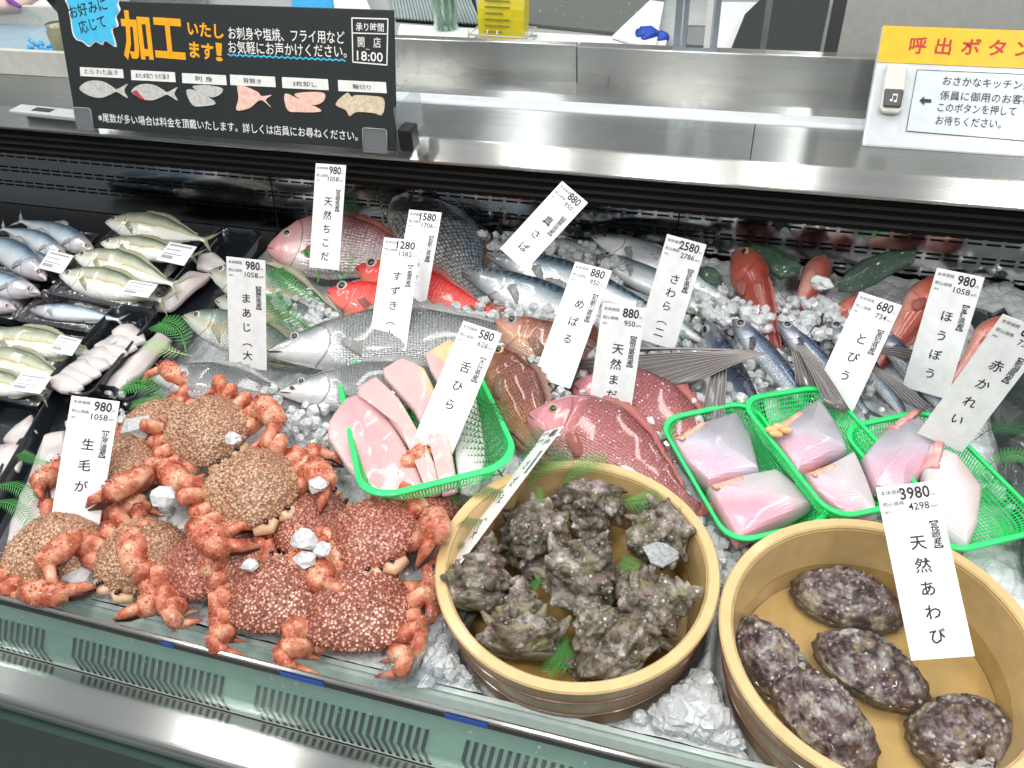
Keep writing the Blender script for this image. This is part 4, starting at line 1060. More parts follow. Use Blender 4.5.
LEGM = mottled('crab_leg_shell', [(.36, (.28, .045, .022)), (.46, (.50, .13, .07)), (.55, (.60, .25, .15)), (.66, (.70, .44, .28))], 55, .42, 220, .5, .002, spots=[(300, (.14, .012, .012), .14, .26, .9), (200, (.88, .62, .50), .12, .30, .6)], rnd=1.0, coat=.25)
UNDER = mottled('crab_underside', [(.3, (.62, .36, .20)), (.7, (.80, .58, .38))], 50, .45, 150, .4, coat=.2)
TIPM = plain('claw_tip_dark', (.08, .03, .02), .3, coat=.4)
def hairs(g, path, rad, n, ln, seed):
    random.seed(seed)
    for _ in range(n):
        q = random.random()*(len(path)-1); i = int(q); f = q-i
        a, b = V(path[i]), V(path[min(i+1, len(path)-1)]); p = a.lerp(b, f); r = rad[i]*(1-f)+rad[min(i+1, len(path)-1)]*f
        t = (b-a).normalized() if (b-a).length > 0 else V((1, 0, 0))
        d = V((random.gauss(0, 1), random.gauss(0, 1), random.gauss(0, 1))); d = (d-t*d.dot(t)).normalized()
        g.cone(p+d*r*.85, p+d*(r+ln*(.5+random.random()))+t*ln*.4, .00055, 3)
def carapace():
    g = G(); NA, NR = 96, 22; rings = []
    def R_(a):   # a = 0 at the right, pi/2 at the front
        r = .0465+.0022*sin(a)-.001*cos(4*a)
        if sin(a) < -.5: r -= .004*(-sin(a)-.5)*2
        return r
    for i in range(NR+1):
        q = 1-i/(NR+.5); ring = []
        for j in range(NA):
            a = 2*pi*j/NA; r = R_(a)*q
            if i == 0: r *= 1+.018*(j % 4 == 0)
            x, y = r*cos(a), r*sin(a); z = .024*(1-q**2.6)
            p = V((x, y, z))
            z += .0022*noise.fractal(p*85, 1, 2, 3)*(1-q*.6)+.0016*cos(x*190)*cos(y*140+1)*(1-q)
            z -= .0025*math.exp(-((abs(x)-.016)/.004)**2)*(1-q)*(.5+.5*cos(y*60))
            ring.append(V((x, y, z+.0012*noise.noise(p*500))))
        rings.append(ring)
    under = [[V((p.x*k, p.y*k, -z)) for p in rings[0]] for k, z in ((.70, .016), (.88, .012), (.985, .005))]
    g.loft(under+rings, True, True)
    for j in range(36):
        a = 2*pi*(j+.3)/36; big = 1.6 if (sin(a) > -.1 and j % 3 == 0) else 1
        p = V((R_(a)*cos(a), R_(a)*sin(a), .001)); d = V((cos(a), sin(a), .15))
        g.cone(p-d*.002, p+d*.0032*big, .0014*big, 5)
    random.seed(7)
    for _ in range(260):
        a = random.uniform(0, 2*pi); q = sqrt(random.random())*.96; p = V((R_(a)*q*cos(a), R_(a)*q*sin(a), .024*(1-q**2.6)))
        g.ball(p+V((0, 0, .0002)), .0008+.0006*random.random(), 5, 3)
    return mesh_of('carapace', g)
def crab_meshes(variant):
    """three ways of folding the legs: stout claws against the front corners, legs tucked along the sides"""
    out = []; v = variant
    rnd = random.Random(v*13+5)
    for s in (-1, 1):
        w = (1.0, 1.10, .94)[v] if s > 0 else (1.08, .96, 1.04)[v]; lift = ((.004, .014, .0)[v] if s > 0 else (.010, .0, .012)[v])
        P0 = V((s*.026, .030, -.008)); P1 = V((s*.048*w, .028, -.004)); P2 = V((s*.061*w, .014, .004+lift*.5))
        P3 = V((s*.056*w, .054*w, .010+lift)); P4 = V((s*.032, .074, .002+lift*.4))
        g = G(); pa = [P0, P0.lerp(P1, .5), P1]; g.tube(pa, [.007, .010, .0095], 12, .9)
        pb_ = [P1, P1.lerp(P2, .5), P2]; g.tube(pb_, [.0095, .0120, .0095], 12)
        pp = [P2, P2.lerp(P3, .3), P2.lerp(P3, .65), P3, P3.lerp(P4, .22)]; rr = [.0080, .0125, .0145, .0130, .0085]
        g.tube(pp, rr, 18, .84); hairs(g, pp, rr, 150, .0022, v*7+s); hairs(g, pa+pb_, [.0085]*6, 70, .0022, v*5+s)
        for k in range(26):
            q = rnd.random(); b = P2.lerp(P3, q); d = V((rnd.gauss(0, 1), rnd.gauss(0, 1), abs(rnd.gauss(0, 1)))).normalized(); g.ball(b+d*.0138, .0013, 5, 3)
        out.append(('claw', mesh_of('claw', g), LEGM, None))
        k = len(out)-1
        g = G(); Q = P3.lerp(P4, .22); fx = V((0, 0, .0045)); g.tube([Q+fx*.6, Q.lerp(P4, .5)+fx*1.6+V((0, .003, 0)), P4+fx*.8], [.0068, .0052, .0015], 9)
        out.append(('upper_finger', mesh_of('upper_finger', g), LEGM, k))
        g = G(); g.tube([Q-fx, Q.lerp(P4, .5)-fx*1.1, P4-fx*.1], [.0062, .0044, .0012], 9)
        out.append(('lower_finger', mesh_of('lower_finger', g), TIPM, k))
        for i in range(4):
            y0 = .010-.014*i; j1 = rnd.uniform(-.004, .004); j2 = rnd.uniform(-.004, .006)
            A = V((s*.034, y0, -.010)); K = V((s*(.060+j1-.003*i), y0+.010-.007*i, .000+.004*((i+v) % 2)+j2))
            C1 = V((s*(.060+j1-.004*i), y0-.004-.004*i, -.010)); D = V((s*(.046-.002*i+j2), y0-.014-.001*i, -.014)); E_ = V((s*(.028-.002*i), y0-.019, -.017))
            g = G(); pa = [A, A.lerp(K, .35), A.lerp(K, .75), K]; ra = [.0062, .0080, .0080, .0064]
            g.tube(pa, ra, 10, 1.15); hairs(g, pa, ra, 60, .0025, i*3+s+v)
            pb_ = [K, C1, C1.lerp(D, .5), D]; rb = [.0062, .0074, .0066, .0052]; g.tube(pb_, rb, 10, 1.15); hairs(g, pb_, rb, 60, .0025, i*5+s+v)
            g.tube([D, D.lerp(E_, .5), E_], [.0050, .0034, .0008], 8)
            out.append(('leg', mesh_of('leg', g), LEGM, None))
        g = G(); g.tube([(s*.011, .0455, .000), (s*.012, .0490, .0025)], .0022, 7); g.ball((s*.012, .0500, .0030), .0026, 8, 6)
        out.append(('eye', mesh_of('eye', g), PUPIL, None))
    g = G()
    rg = [[V((.037*k*cos(2*pi*j/24), .006+.037*k*sin(2*pi*j/24), z)) for j in range(24)] for k, z in ((.5, -.021), (.85, -.0195), (1.0, -.012), (.95, -.004))]
    g.loft(rg)
    for s in (-1, 1): g.tube([(s*.003, .046, -.006), (s*.010, .050, -.008), (s*.024, .044, -.009)], [.006, .0075, .005], 8)
    out.append(('underside', mesh_of('underside', g), UNDER, None))
    return out
CARM = carapace(); CRV = [crab_meshes(i) for i in range(3)]
CARC = {k: CARM.copy() for k in CARA}
for k, m in CARA.items(): CARC[k].materials.append(m)
def crab(label, px, py, h, face, kind, var, tx=0, ty=0, size=1.0):
    """face: pixel the crab's front points at; tx, ty tilt it"""
    c = P(px, py, h); f = P(*face, h); d = (f-c)
    rz = atan2(d.y, d.x)-pi/2
    R = Matrix.Rotation(rz, 3, 'Z') @ Matrix.Rotation(radians(tx), 3, 'X') @ Matrix.Rotation(radians(ty), 3, 'Y')
    t = thing('hairy_crab', label, 'crab', c, 'boiled hairy crabs piled at the left of the case', rot=R)
    t.scale = (size*1.16,)*3
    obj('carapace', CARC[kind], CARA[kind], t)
    made = []
    for nm, me, m, par in CRV[var]:
        made.append(obj(nm, me, m, made[par] if par is not None else t))
for a in [
 ('tan hairy crab at the top of the pile beside the trevally', 205, 428, .062, (255, 478), 'tan', 0, -14, 8, 1.0),
 ('hairy crab in the middle of the pile with raised claws', 250, 484, .072, (292, 528), 'tan', 1, -10, 0, 1.04),
 ('hairy crab half behind the left 980 price tag', 118, 462, .040, (80, 500), 'tan', 0, 0, 10, 1.0),
 ('tan hairy crab at the far left corner beside the front glass', 52, 546, .034, (120, 560), 'tan', 2, -8, -6, 1.03),
 ('hairy crab crossed by a neighbour leg, second from left in front row', 143, 551, .036, (95, 600), 'tan', 1, -4, -6, .95),
 ('rosy hairy crab in front row with its claw at the glass', 212, 563, .040, (190, 500), 'rosy', 0, -8, 4, 1.02),
 ('frosted hairy crab in front row, second from right', 276, 596, .040, (290, 520), 'frosted', 2, -2, 6, 1.0),
 ('large frosted hairy crab at the right end of front row', 357, 611, .034, (372, 530), 'frosted', 1, -4, 6, 1.08),
 ('red hairy crab below the green basket of sole fillets', 371, 530, .046, (392, 610), 'rosy', 2, 4, 6, 1.02),
 ('hairy crab mostly hidden under others below the basket', 302, 520, .030, (335, 500), 'rosy', 0, 0, 0, .95),
 ('hairy crab peeping out behind the topmost tan crab', 158, 424, .036, (120, 400), 'tan', 1, 0, 0, .92),
 ('hairy crab with stout claws next to the turban bowl', 425, 515, .024, (455, 490), 'rosy', 0, 6, 14, .80),
]: crab(*a)

# ------------------------------------------------------------------ green plastic baskets
def rrect(w, l, r, n=8):
    pts = []
    for cx, cy, a0 in ((w/2-r, l/2-r, 0), (-w/2+r, l/2-r, 90), (-w/2+r, -l/2+r, 180), (w/2-r, -l/2+r, 270)):
        for i in range(n+1):
            a = radians(a0+90*i/n); pts.append((cx+r*cos(a), cy+r*sin(a)))
    return pts
def resample(pts, step):
    P_ = [V((*p, 0)) for p in pts]+[V((*pts[0], 0))]; out = []; acc = 0
    tot = sum((b-a).length for a, b in zip(P_, P_[1:])); n = int(tot/step); st = tot/n; nxt = 0; d0 = 0
    for a, b in zip(P_, P_[1:]):
        L_ = (b-a).length
        while nxt <= d0+L_+1e-9 and len(out) < n:
            out.append(a.lerp(b, (nxt-d0)/L_ if L_ else 0)); nxt += st
        d0 += L_
    return out
def basket_meshes(w, l, dep, r=.03):
    rim = G(); top = resample(rrect(w, l, r), .008)
    rim.loft([[V((p.x*k, p.y*k, z)) for p in top] for k, z in ((1.0, -.004), (1.012, -.001), (1.008, .001), (.955, .0012), (.945, -.0005), (.948, -.0035), (1.0, -.004))], False, False)
    web = G(); bw, bl = w*.72, l*.78; br = r*.9
    tp = resample(rrect(w*.96, l*.97, r), .0040); n = len(tp)
    bt_pts = rrect(bw, bl, br); B_ = resample(bt_pts, sum((V(a)-V(b)).length for a, b in zip(bt_pts, bt_pts[1:]+bt_pts[:1]))/n-1e-7)
    while len(B_) < n: B_.append(B_[-1])
    B_ = B_[:n]
    def pt(j, k):
        a, b = tp[j % n], B_[j % n]; p = a.lerp(b, k**1.3); return V((p.x, p.y, -dep*(1-(1-k)**1.25)-.001))
    for j in range(n): web.tube([pt(j, k/3) for k in range(4)], .0008, 4)
    for k in range(1, 8): web.tube([pt(j, k/7.0) for j in list(range(n))+[0]], .0008, 4)
    x = -bw/2+.004
    while x < bw/2: web.tube([(x, -bl/2+.003, -dep), (x, bl/2-.003, -dep)], .0008, 4); x += .0045
    y = -bl/2+.004
    while y < bl/2: web.tube([(-bw/2+.003, y, -dep-.0007), (bw/2-.003, y, -dep-.0007)], .0008, 4); y += .0045
    return mesh_of('rim', rim), mesh_of('mesh_wall', web, False)
def basket(label, ctr, ang, hrim, meshes, tilt=(0, 0), group=None):
    R = Matrix.Rotation(ang, 3, 'Z') @ Matrix.Rotation(radians(tilt[0]), 3, 'X') @ Matrix.Rotation(radians(tilt[1]), 3, 'Y')
    t = thing('green_basket', label, 'basket', V((ctr[0], ctr[1], H(hrim))), group, rot=R)
    obj('rim', meshes[0], BASKET, t); obj('mesh_wall', meshes[1], BASKET, t)
    return t
SMB = basket_meshes(.130, .212, .034)
ga = atan2(.593-.791, .044+.071)+pi/2
basket('green mesh basket nearest the turban shell bowl, with two fish pieces', (.042, .722), ga, .052, SMB, (0, 0), 'small green baskets')
basket('middle one of the three small green baskets', (.140, .765), ga+.04, .066, SMB, (0, 6), 'small green baskets')
basket('rightmost green basket, half under the 680 price tag', (.262, .757), ga-.02, .054, SMB, (-2, 0), 'small green baskets')
BGB = basket_meshes(.190, .305, .042, .045)
gb = atan2(.561-.848, -.28+.462)+pi/2
basket('large green mesh basket of sole fillets behind the crabs', (-.366, .712), gb, .070, BGB, (-6, 0))

# ------------------------------------------------------------------ slabs of fish
def slab(name, label, cat, pts, hs, th, m, group=None, dome=.35, axis=None, soft=.35, cut=None, cutmat=None, wav=.002, seed=0, sub='flesh'):
    """a thick rounded piece: outline at its own height, own thickness below it"""
    hs = hs if hasattr(hs, '__len__') else [hs]*len(pts)
    W3 = [P(x, y, h) for (x, y), h in zip(pts, hs)]
    c = sum(W3, V())/len(W3)
    t = thing(name, label, cat, c-V((0, 0, th)), group)
    dense = []
    for i in range(len(W3)):
        a, b = W3[i], W3[(i+1) % len(W3)]
        dense.append(a.lerp(b, .12)); dense.append(a.lerp(b, .88))
    ring = catmull(dense, 4); n = len(ring)
    if axis is None: A, B_ = W3[0], W3[len(W3)//2]
    else: A, B_ = P(*axis[0], hs[0]), P(*axis[1], hs[0])
    ax = (B_-A); al = ax.length; ax.normalize(); sd = V((0, 0, 1)).cross(ax).normalized()
    def uvf(p): return ((p-A).dot(ax)/al, .5+(p-A).dot(sd)/al)
    rings = []; uvs = []
    def rg(k, dz):
        r = []
        for p in ring:
            q = c.lerp(p, k); q = q+V((0, 0, dz+wav*noise.noise(q*30+V((seed, 0, 0)))))
            r.append(q); uvs.append(uvf(q))
        rings.append(r)
    for k, z in ((.80, -th), (.93, -th*.97), (.985, -th*.80), (1.0, -th*.55), (.985, -th*.28), (.95, -.10*th), (.90, 0)): rg(k, z)
    for i in range(1, 13):
        k = .90*(1-i/13); rg(k, th*dome*(1-(k/.90)**2))
    g = G(); g.loft(rings, True, True, uvs)
    o = wobj(sub, g, m, t)
    if cut is not None:
        i0, i1 = cut; a, b = W3[i0], W3[i1]; g = G(); d = (b-a).normalized(); out = d.cross(V((0, 0, 1)));
        if (c-a).dot(out) > 0: out = -out
        rows = []
        for k in range(7):
            q = k/6; zz = th*.16*(1-q)-th*.80*q**1.8
            rows.append([a.lerp(b, .06+.88*j/10)+out*(-.013+.0145*sin(pi*q*.5))+V((0, 0, zz+.003*noise.noise(V((j*.7, q*3, seed))))) for j in range(11)])
        s = sheet(rows, .004); wobj('cut_face', s, cutmat or CUTF, t)
    return t
def flesh_mat(name, c_belly, c_mid, c_edge, chev=26, cs=.35, metal=.0, rough=.22, edge=None):
    m, N, b = new_mat(name, c_mid, rough, metal=metal, coat=.5, sss=.12)
    uv = N.n('TexCoord').outputs['UV']; sp = N.n('SeparateXYZ', {0: uv}); u, v = sp.outputs[0], sp.outputs[1]
    ab = N.math('ABSOLUTE', N.math('SUBTRACT', v, .5))
    w = N.math('SINE', N.math('MULTIPLY', N.math('ADD', u, N.math('MULTIPLY', ab, 1.2)), chev*6.28))
    n = N.noise(N.coord('Object'), 22, 3)
    c = N.ramp(N.math('ADD', v, N.math('MULTIPLY', N.math('SUBTRACT', n, .5), .25)), [(.25, c_belly), (.5, c_mid), (.78, c_edge)])
    if edge: c = N.mix(N.ramp(N.math('ADD', v, N.math('MULTIPLY', n, .06)), [(edge[0], (0, 0, 0)), (edge[0]+.05, (1, 1, 1))]), c, edge[1])
    c = N.mix(N.math('MULTIPLY', N.math('MULTIPLY', N.math('ADD', w, 1.0), .5), cs*.35), c, tuple(x*.6 for x in c_mid))
    L(N.nt, c, b.inputs['Base Color'])
    nb = N.bump(w, .25*cs*2, .0008); nb = N.bump(N.vor(N.n('Mapping', {0: uv, 3: (1, 1, 1)}).outputs[0], 90), .2, .001, nb)
    L(N.nt, nb, b.inputs['Normal'])
    return m
SOLE = flesh_mat('sole_fillet_flesh', (.66, .50, .49), (.66, .40, .40), (.68, .50, .42), 34, .4, edge=(.60, (.80, .56, .30)))
SOLE2 = flesh_mat('sole_fillet_pink', (.66, .50, .50), (.63, .33, .36), (.66, .46, .43), 36, .5)
FLAT = flesh_mat('flatfish_skin', (.62, .37, .46), (.54, .49, .57), (.40, .39, .43), 22, .35, metal=.25)
FLAT2 = flesh_mat('flatfish_skin_rosy', (.66, .31, .39), (.61, .52, .57), (.62, .58, .59), 22, .3, metal=.15)
CUTF = mottled('cut_flesh_orange', [(.3, (.72, .30, .20)), (.7, (.86, .48, .36))], 60, .3, 120, .3, coat=.5)
CUTR = mottled('cut_flesh_red', [(.3, (.62, .12, .12)), (.7, (.85, .55, .50))], 60, .3, 120, .3, coat=.5)
SQ = flesh_mat('squid_white', (.52, .47, .46), (.62, .58, .57), (.50, .42, .41), 6, .2)
gr_ = 'sole fillets in the large green basket'
slab('sole_fillet', 'pink sole fillet, frontmost and leftmost in the large basket', 'fillet', [(345, 396), (360, 392), (390, 420), (412, 455), (428, 497), (385, 500), (352, 474), (327, 436), (328, 420)], [.072, .072, .066, .060, .050, .050, .06, .07, .074], .010, SOLE2, gr_, axis=((345, 396), (405, 500)))
slab('sole_fillet', 'sole fillet with a yellow edge, second from the left', 'fillet', [(358, 384), (375, 374), (398, 396), (420, 432), (436, 464), (442, 492), (428, 494), (410, 448), (385, 412), (357, 394)], [.080, .082, .078, .072, .064, .054, .054, .066, .072, .078], .009, SOLE, gr_, axis=((366, 376), (436, 494)))
slab('sole_fillet', 'sole fillet with an orange edge, third from the left beside the tag', 'fillet', [(382, 366), (402, 355), (424, 366), (440, 400), (450, 440), (458, 490), (442, 494), (434, 452), (414, 410), (384, 376)], [.088, .09, .086, .08, .074, .060, .060, .068, .078, .086], .009, SOLE, gr_, axis=((398, 358), (450, 494)))
slab('sole_fillet', 'short sole fillet piece behind the tag at the back of the basket', 'fillet', [(424, 352), (450, 338), (466, 350), (462, 385), (444, 392), (430, 370)], .080, .009, SOLE, gr_)
slab('sole_fillet', 'whitish sole fillet right of the 580 tag', 'fillet', [(462, 396), (474, 388), (481, 420), (486, 455), (478, 494), (460, 492), (454, 450)], [.062, .062, .06, .056, .05, .05, .056], .009, flesh_mat('pale_fillet', (.72, .74, .70), (.80, .80, .76), (.74, .68, .60), 26, .6), gr_)
gr_ = 'cut flatfish pieces in the small baskets'
slab('flatfish_piece', 'silvery flatfish piece, upper one in the left small basket', 'fish piece', [(672, 438), (700, 420), (738, 409), (752, 432), (761, 468), (735, 474), (708, 481), (686, 462)], .052, .026, FLAT, gr_, cut=(0, 1), soft=.3)
slab('flatfish_piece', 'pinkish flatfish piece, lower one in the left small basket', 'fish piece', [(707, 484), (740, 474), (778, 466), (798, 482), (814, 502), (775, 522), (738, 539), (722, 514)], .050, .026, FLAT2, gr_, cut=(0, 1))
slab('flatfish_piece', 'flatfish piece with orange roe, upper one in the middle basket', 'fish piece', [(767, 430), (796, 410), (820, 396), (836, 416), (849, 446), (824, 458), (797, 471), (782, 450)], .066, .026, FLAT, gr_, cut=(0, 1))
slab('flatfish_piece', 'white triangular flatfish piece, lower one in the middle basket', 'fish piece', [(805, 472), (830, 462), (855, 448), (868, 476), (880, 512), (858, 521), (834, 506), (815, 490)], .062, .024, FLAT2, gr_, cut=(0, 1))
slab('flatfish_piece', 'greyish flatfish piece at the left in the right basket', 'fish piece', [(862, 455), (884, 428), (913, 407), (932, 424), (944, 445), (926, 470), (902, 492), (874, 484)], .060, .026, FLAT, gr_, cut=(1, 2), cutmat=CUTR)
slab('flatfish_piece', 'tall white flatfish piece standing at the right in the right basket', 'fish piece', [(931, 440), (958, 450), (984, 484), (980, 522), (968, 548), (944, 532), (926, 500), (924, 468)], [.070, .072, .070, .062, .055, .055, .062, .070], .028, flesh_mat('flatfish_pale', (.54, .51, .54), (.62, .59, .60), (.60, .44, .43), 22, .2), gr_, cut=(7, 0), cutmat=CUTR)
g = G(); random.seed(5)
for k, (x, y) in enumerate(((772, 430), (779, 427), (786, 430), (776, 434))): g.ball(P(x, y, .078), .0065, 10, 7, (1.3, .8, .7))
tag(obj('fish_roe', g, mottled('roe_orange', [(.3, (.80, .32, .12)), (.7, (.92, .52, .26))], 200, .25, coat=.6)), 'lump of orange roe at the corner of the upper piece in the middle basket', 'roe')

# ------------------------------------------------------------------ black trays at the left
def tray(label, pts, hrim, dep=.022, group='black trays of small fish', film=False, r=.014):
    """pts: four rim corners as seen; a rounded black tray between them"""
    c = [P(x, y, hrim) for x, y in pts]; ctr = sum(c, V())/4
    X = ((c[1]-c[0])+(c[2]-c[3]))/2; Y = ((c[0]-c[3])+(c[1]-c[2]))/2
    w, l = X.length, Y.length; ang = atan2(X.y, X.x)
    t = thing('black_tray', label, 'tray', ctr-V((0, 0, dep)), group, rot=Matrix.Rotation(ang, 3, 'Z'))
    sh = (Y.normalized().dot(X.normalized()))
    def rr(kx, ky, z, r_=r):
        q = resample(rrect(w*kx, l*ky, max(.003, r_)), .01)
        return [V((p.x+p.y*sh*.7, p.y, z+dep)) for p in q]
    a = resample(rrect(w, l, r), .01); n = len(a)
    def ring(k, z): return [V(((p.x-math.copysign(k, p.x)*min(1, abs(p.x)/(w/2-k-.001)))+p.y*sh*.7, p.y-math.copysign(k, p.y)*min(1, abs(p.y)/(l/2-k-.001)), z+dep)) for p in a]
    g = G(); g.loft([ring(.010, -dep), ring(.009, -dep), ring(.003, -.004), ring(0, -.003), ring(0, 0), ring(.0035, .0008), ring(.006, -.002), ring(.012, -dep+.002), ring(.016, -dep+.0015)])
    obj('shell', g, PLASTIC_B, t, sharp=50)
    if film:
        g = G(); m_ = 10; fr = [[V((-w/2+w*i/m_+(-l/2+l*j/m_)*sh*.7, -l/2+l*j/m_, dep+.0015+.010*sin(pi*i/m_)**.6*sin(pi*j/m_)**.6+.0012*noise.noise(V((i*.9, j*1.1, w*99))))) for i in range(m_+1)] for j in range(m_+1)]
        g = sheet(fr, .0003); obj('cling_film', g, FILM, t)
    return t
FILM = bpy.data.materials.new('cling_film'); FILM.use_nodes = True
_n = NT(FILM); _n.nt.nodes.remove(_n.nt.nodes['Principled BSDF'])
_t = _n.n('BsdfTransparent'); _gl = _n.n('BsdfGlossy', {'Roughness': .12, 'Color': (1, 1, 1, 1)})
L(_n.nt, _n.bump(_n.noise(_n.coord('Object', (1, 1, 1)), 60, 3), .6, .004), _gl.inputs['Normal'])
_mx = _n.n('MixShader', {0: .16}); L(_n.nt, _t.outputs[0], _mx.inputs[1]); L(_n.nt, _gl.outputs[0], _mx.inputs[2])
L(_n.nt, _mx.outputs[0], _n.nt.nodes['Material Output'].inputs[0])
tray('black tray of four blue silver fish at the far left back', [(-20, 232), (105, 232), (52, 285), (-50, 275)], .030, film=True)
tray('black tray of two olive trevallies next to the rear panel', [(112, 222), (214, 236), (158, 282), (78, 270)], .030, film=True)
tray('black tray of two yellowish trevallies left of the long trays', [(72, 262), (176, 280), (148, 312), (50, 294)], .045, film=True)
tray('black tray with a single silver fish beside the long tray', [(42, 290), (124, 302), (100, 334), (14, 320)], .034, film=True)
tray('black tray of silver fish at the left edge, middle', [(-50, 272), (44, 288), (10, 318), (-60, 305)], .030, film=True)
tray('black tray of one large silver fish below the single-fish tray', [(-10, 325), (88, 338), (60, 372), (-50, 358)], .034, film=True)
tray('lowest black tray of yellowish fish at the left edge', [(-10, 352), (70, 376), (40, 402), (-50, 396)], .030, film=True)
gl_ = 'long black trays of sliced seafood'
tray('long black tray running from the rear corner towards the crabs', [(212, 226), (258, 232), (140, 400), (86, 392)], .034, .026, gl_)
tray('shorter black tray with curled white slices', [(112, 303), (154, 310), (96, 396), (44, 386)], .050, .026, gl_)
tray('black tray beside the left 980 tag with glassy squid', [(50, 384), (102, 390), (60, 560), (-36, 548)], .036, .028, gl_)
tray('black tray cut by the left edge below the fish packs', [(-4, 384), (46, 388), (-20, 520), (-90, 500)], .032, .026, gl_)
# contents
def label_card(label, pts, h):
    W3 = [P(x, y, h) for x, y in pts]; c = sum(W3, V())/4
    g = G(); g.add([p-c+V((0, 0, .0006)) for p in W3]+[p-c for p in W3], [(0, 1, 2, 3), (7, 6, 5, 4), (0, 4, 5, 1), (1, 5, 6, 2), (2, 6, 7, 3), (3, 7, 4, 0)])
    o = obj('price_label', g, CARD, None, False); o.location = c; bm_fix(o); tag(o, label, 'label', 'white labels stuck on the packed fish')
    X = (W3[1]-W3[0]); Y = (W3[0]-W3[3]); g = G()
    for k, (w, hh) in enumerate(((.8, .08), (.5, .05), (.65, .05), (.4, .16))):
        a = W3[3]-c+X*.08+Y*(.82-.22*k)+V((0, 0, .0009)); g.add([a, a+X*w, a+X*w+Y*hh, a+Y*hh], [(0, 1, 2, 3)])
    obj('print', g, plain('label_print', (.35, .38, .42), .5) if 'label_print' not in MATS else MATS['label_print'], o, False)
fg = 'small packed fish in black trays'
fish('sardine', 'blue silver fish at the back of the far left tray', (94, 252), (22, 222), .045, .04, 180, .02, fg)
fish('sardine', 'blue silver fish, second from the back in the far left tray', (66, 258), (4, 230), .05, .045, 180, .03, fg)
fish('sardine', 'curved blue silver fish cut by the left edge of the frame', (46, 280), (-30, 240), .046, .04, 180, .05, fg)
fish('sardine', 'blue silver fish under the label in the far left tray', (62, 270), (2, 248), .044, .04, 180, .0, fg)
fish('small_trevally', 'olive backed trevally at the rear of the back tray', (106, 222), (202, 240), .05, .045, 0, .02, fg)
fish('small_trevally', 'olive backed trevally at the front of the back tray', (101, 243), (190, 256), .05, .04, 0, .0, fg)
fish('small_trevally', 'yellow striped trevally, rear one in the middle tray', (75, 256), (170, 284), .066, .055, 0, .02, fg)
fish('small_trevally', 'yellow striped trevally, front one in the middle tray', (60, 275), (158, 300), .066, .055, 0, .02, fg)
fish('sardine', 'single silver fish in the tray beside the long tray', (30, 310), (116, 320), .05, .045, 0, .02, fg)
fish('sardine', 'silver fish, upper one in the left edge tray', (40, 294), (-60, 270), .046, .04, 180, .0, fg)
fish('sardine', 'silver fish, lower one in the left edge tray', (16, 310), (-70, 292), .044, .04, 180, .0, fg)
fish('small_trevally', 'large silver fish under a label at the left', (-24, 340), (92, 354), .052, .046, 0, .02, fg)
fish('small_trevally', 'yellowish fish, rear one in the lowest left tray', (-26, 354), (64, 378), .048, .042, 0, .01, fg)
fish('small_trevally', 'yellowish fish, front one in the lowest left tray', (-40, 376), (40, 394), .048, .042, 0, .01, fg)
label_card('white label on the blue silver fish at far left', [(50, 250), (74, 256), (62, 274), (38, 268)], .062)
label_card('white label on the back tray of olive trevallies', [(170, 242), (197, 247), (184, 266), (156, 260)], .062)
label_card('white label on the middle tray of yellow striped trevallies', [(130, 280), (158, 285), (148, 298), (120, 294)], .079)
label_card('white label on the large silver fish at left', [(60, 335), (82, 340), (72, 356), (48, 351)], .067)
label_card('white label on the lowest left tray', [(22, 373), (52, 377), (40, 394), (8, 390)], .063)
sg_ = 'white seafood slices in the long trays'
for lb, pts, h in [
 ('white slice at the top of the long rear tray', [(198, 252), (214, 252), (226, 262), (212, 270), (196, 268)], .034),
 ('white fillet lying below the top slice in the long rear tray', [(190, 270), (214, 270), (200, 284), (168, 308), (150, 308), (168, 286)], .034),
 ('pale fillet in the long rear tray near the ferns', [(158, 330), (172, 338), (140, 372), (108, 396), (100, 388), (126, 358)], .032),
 ('glassy squid slice in the tray beside the left tag, upper', [(78, 432), (98, 425), (92, 455), (70, 480), (56, 470)], .034),
 ('glassy squid slice in the tray beside the left tag, lower', [(48, 480), (72, 478), (52, 515), (20, 536), (14, 520)], .030),
 ('long glassy squid piece left of the left 980 tag', [(44, 432), (64, 428), (62, 470), (46, 512), (20, 546), (4, 542), (22, 488)], .030),
 ('pinkish slice in the tray cut by the left edge', [(14, 424), (32, 414), (36, 430), (14, 444), (2, 440)], .032),
 ('pale slice in the tray cut by the left edge, lower', [(-14, 445), (26, 440), (18, 470), (-30, 480)], .028)]:
    slab('seafood_slice', lb, 'slice', pts, h, .010, SQ, sg_, dome=.6, wav=.006, seed=len(lb))
for k in range(8):   # overlapping curled slices
    q = k/7; cx_, cy2 = 128-62*q, 334+48*q
    slab('seafood_slice', 'curled white slice %s of the row in the shorter black tray' % ('topmost', 'second from the top', 'third from the top', 'fourth from the top', 'fourth from the bottom', 'third from the bottom', 'second from the bottom', 'lowest')[k], 'slice',
         [(cx_-17, cy2-3), (cx_-8, cy2-9), (cx_+4, cy2-11), (cx_+14, cy2-5), (cx_+17, cy2+4), (cx_+8, cy2+9), (cx_-6, cy2+10), (cx_-15, cy2+5)], .050+.001*k-.006*q, .008, SQ, sg_, dome=.7, wav=.005, seed=k)

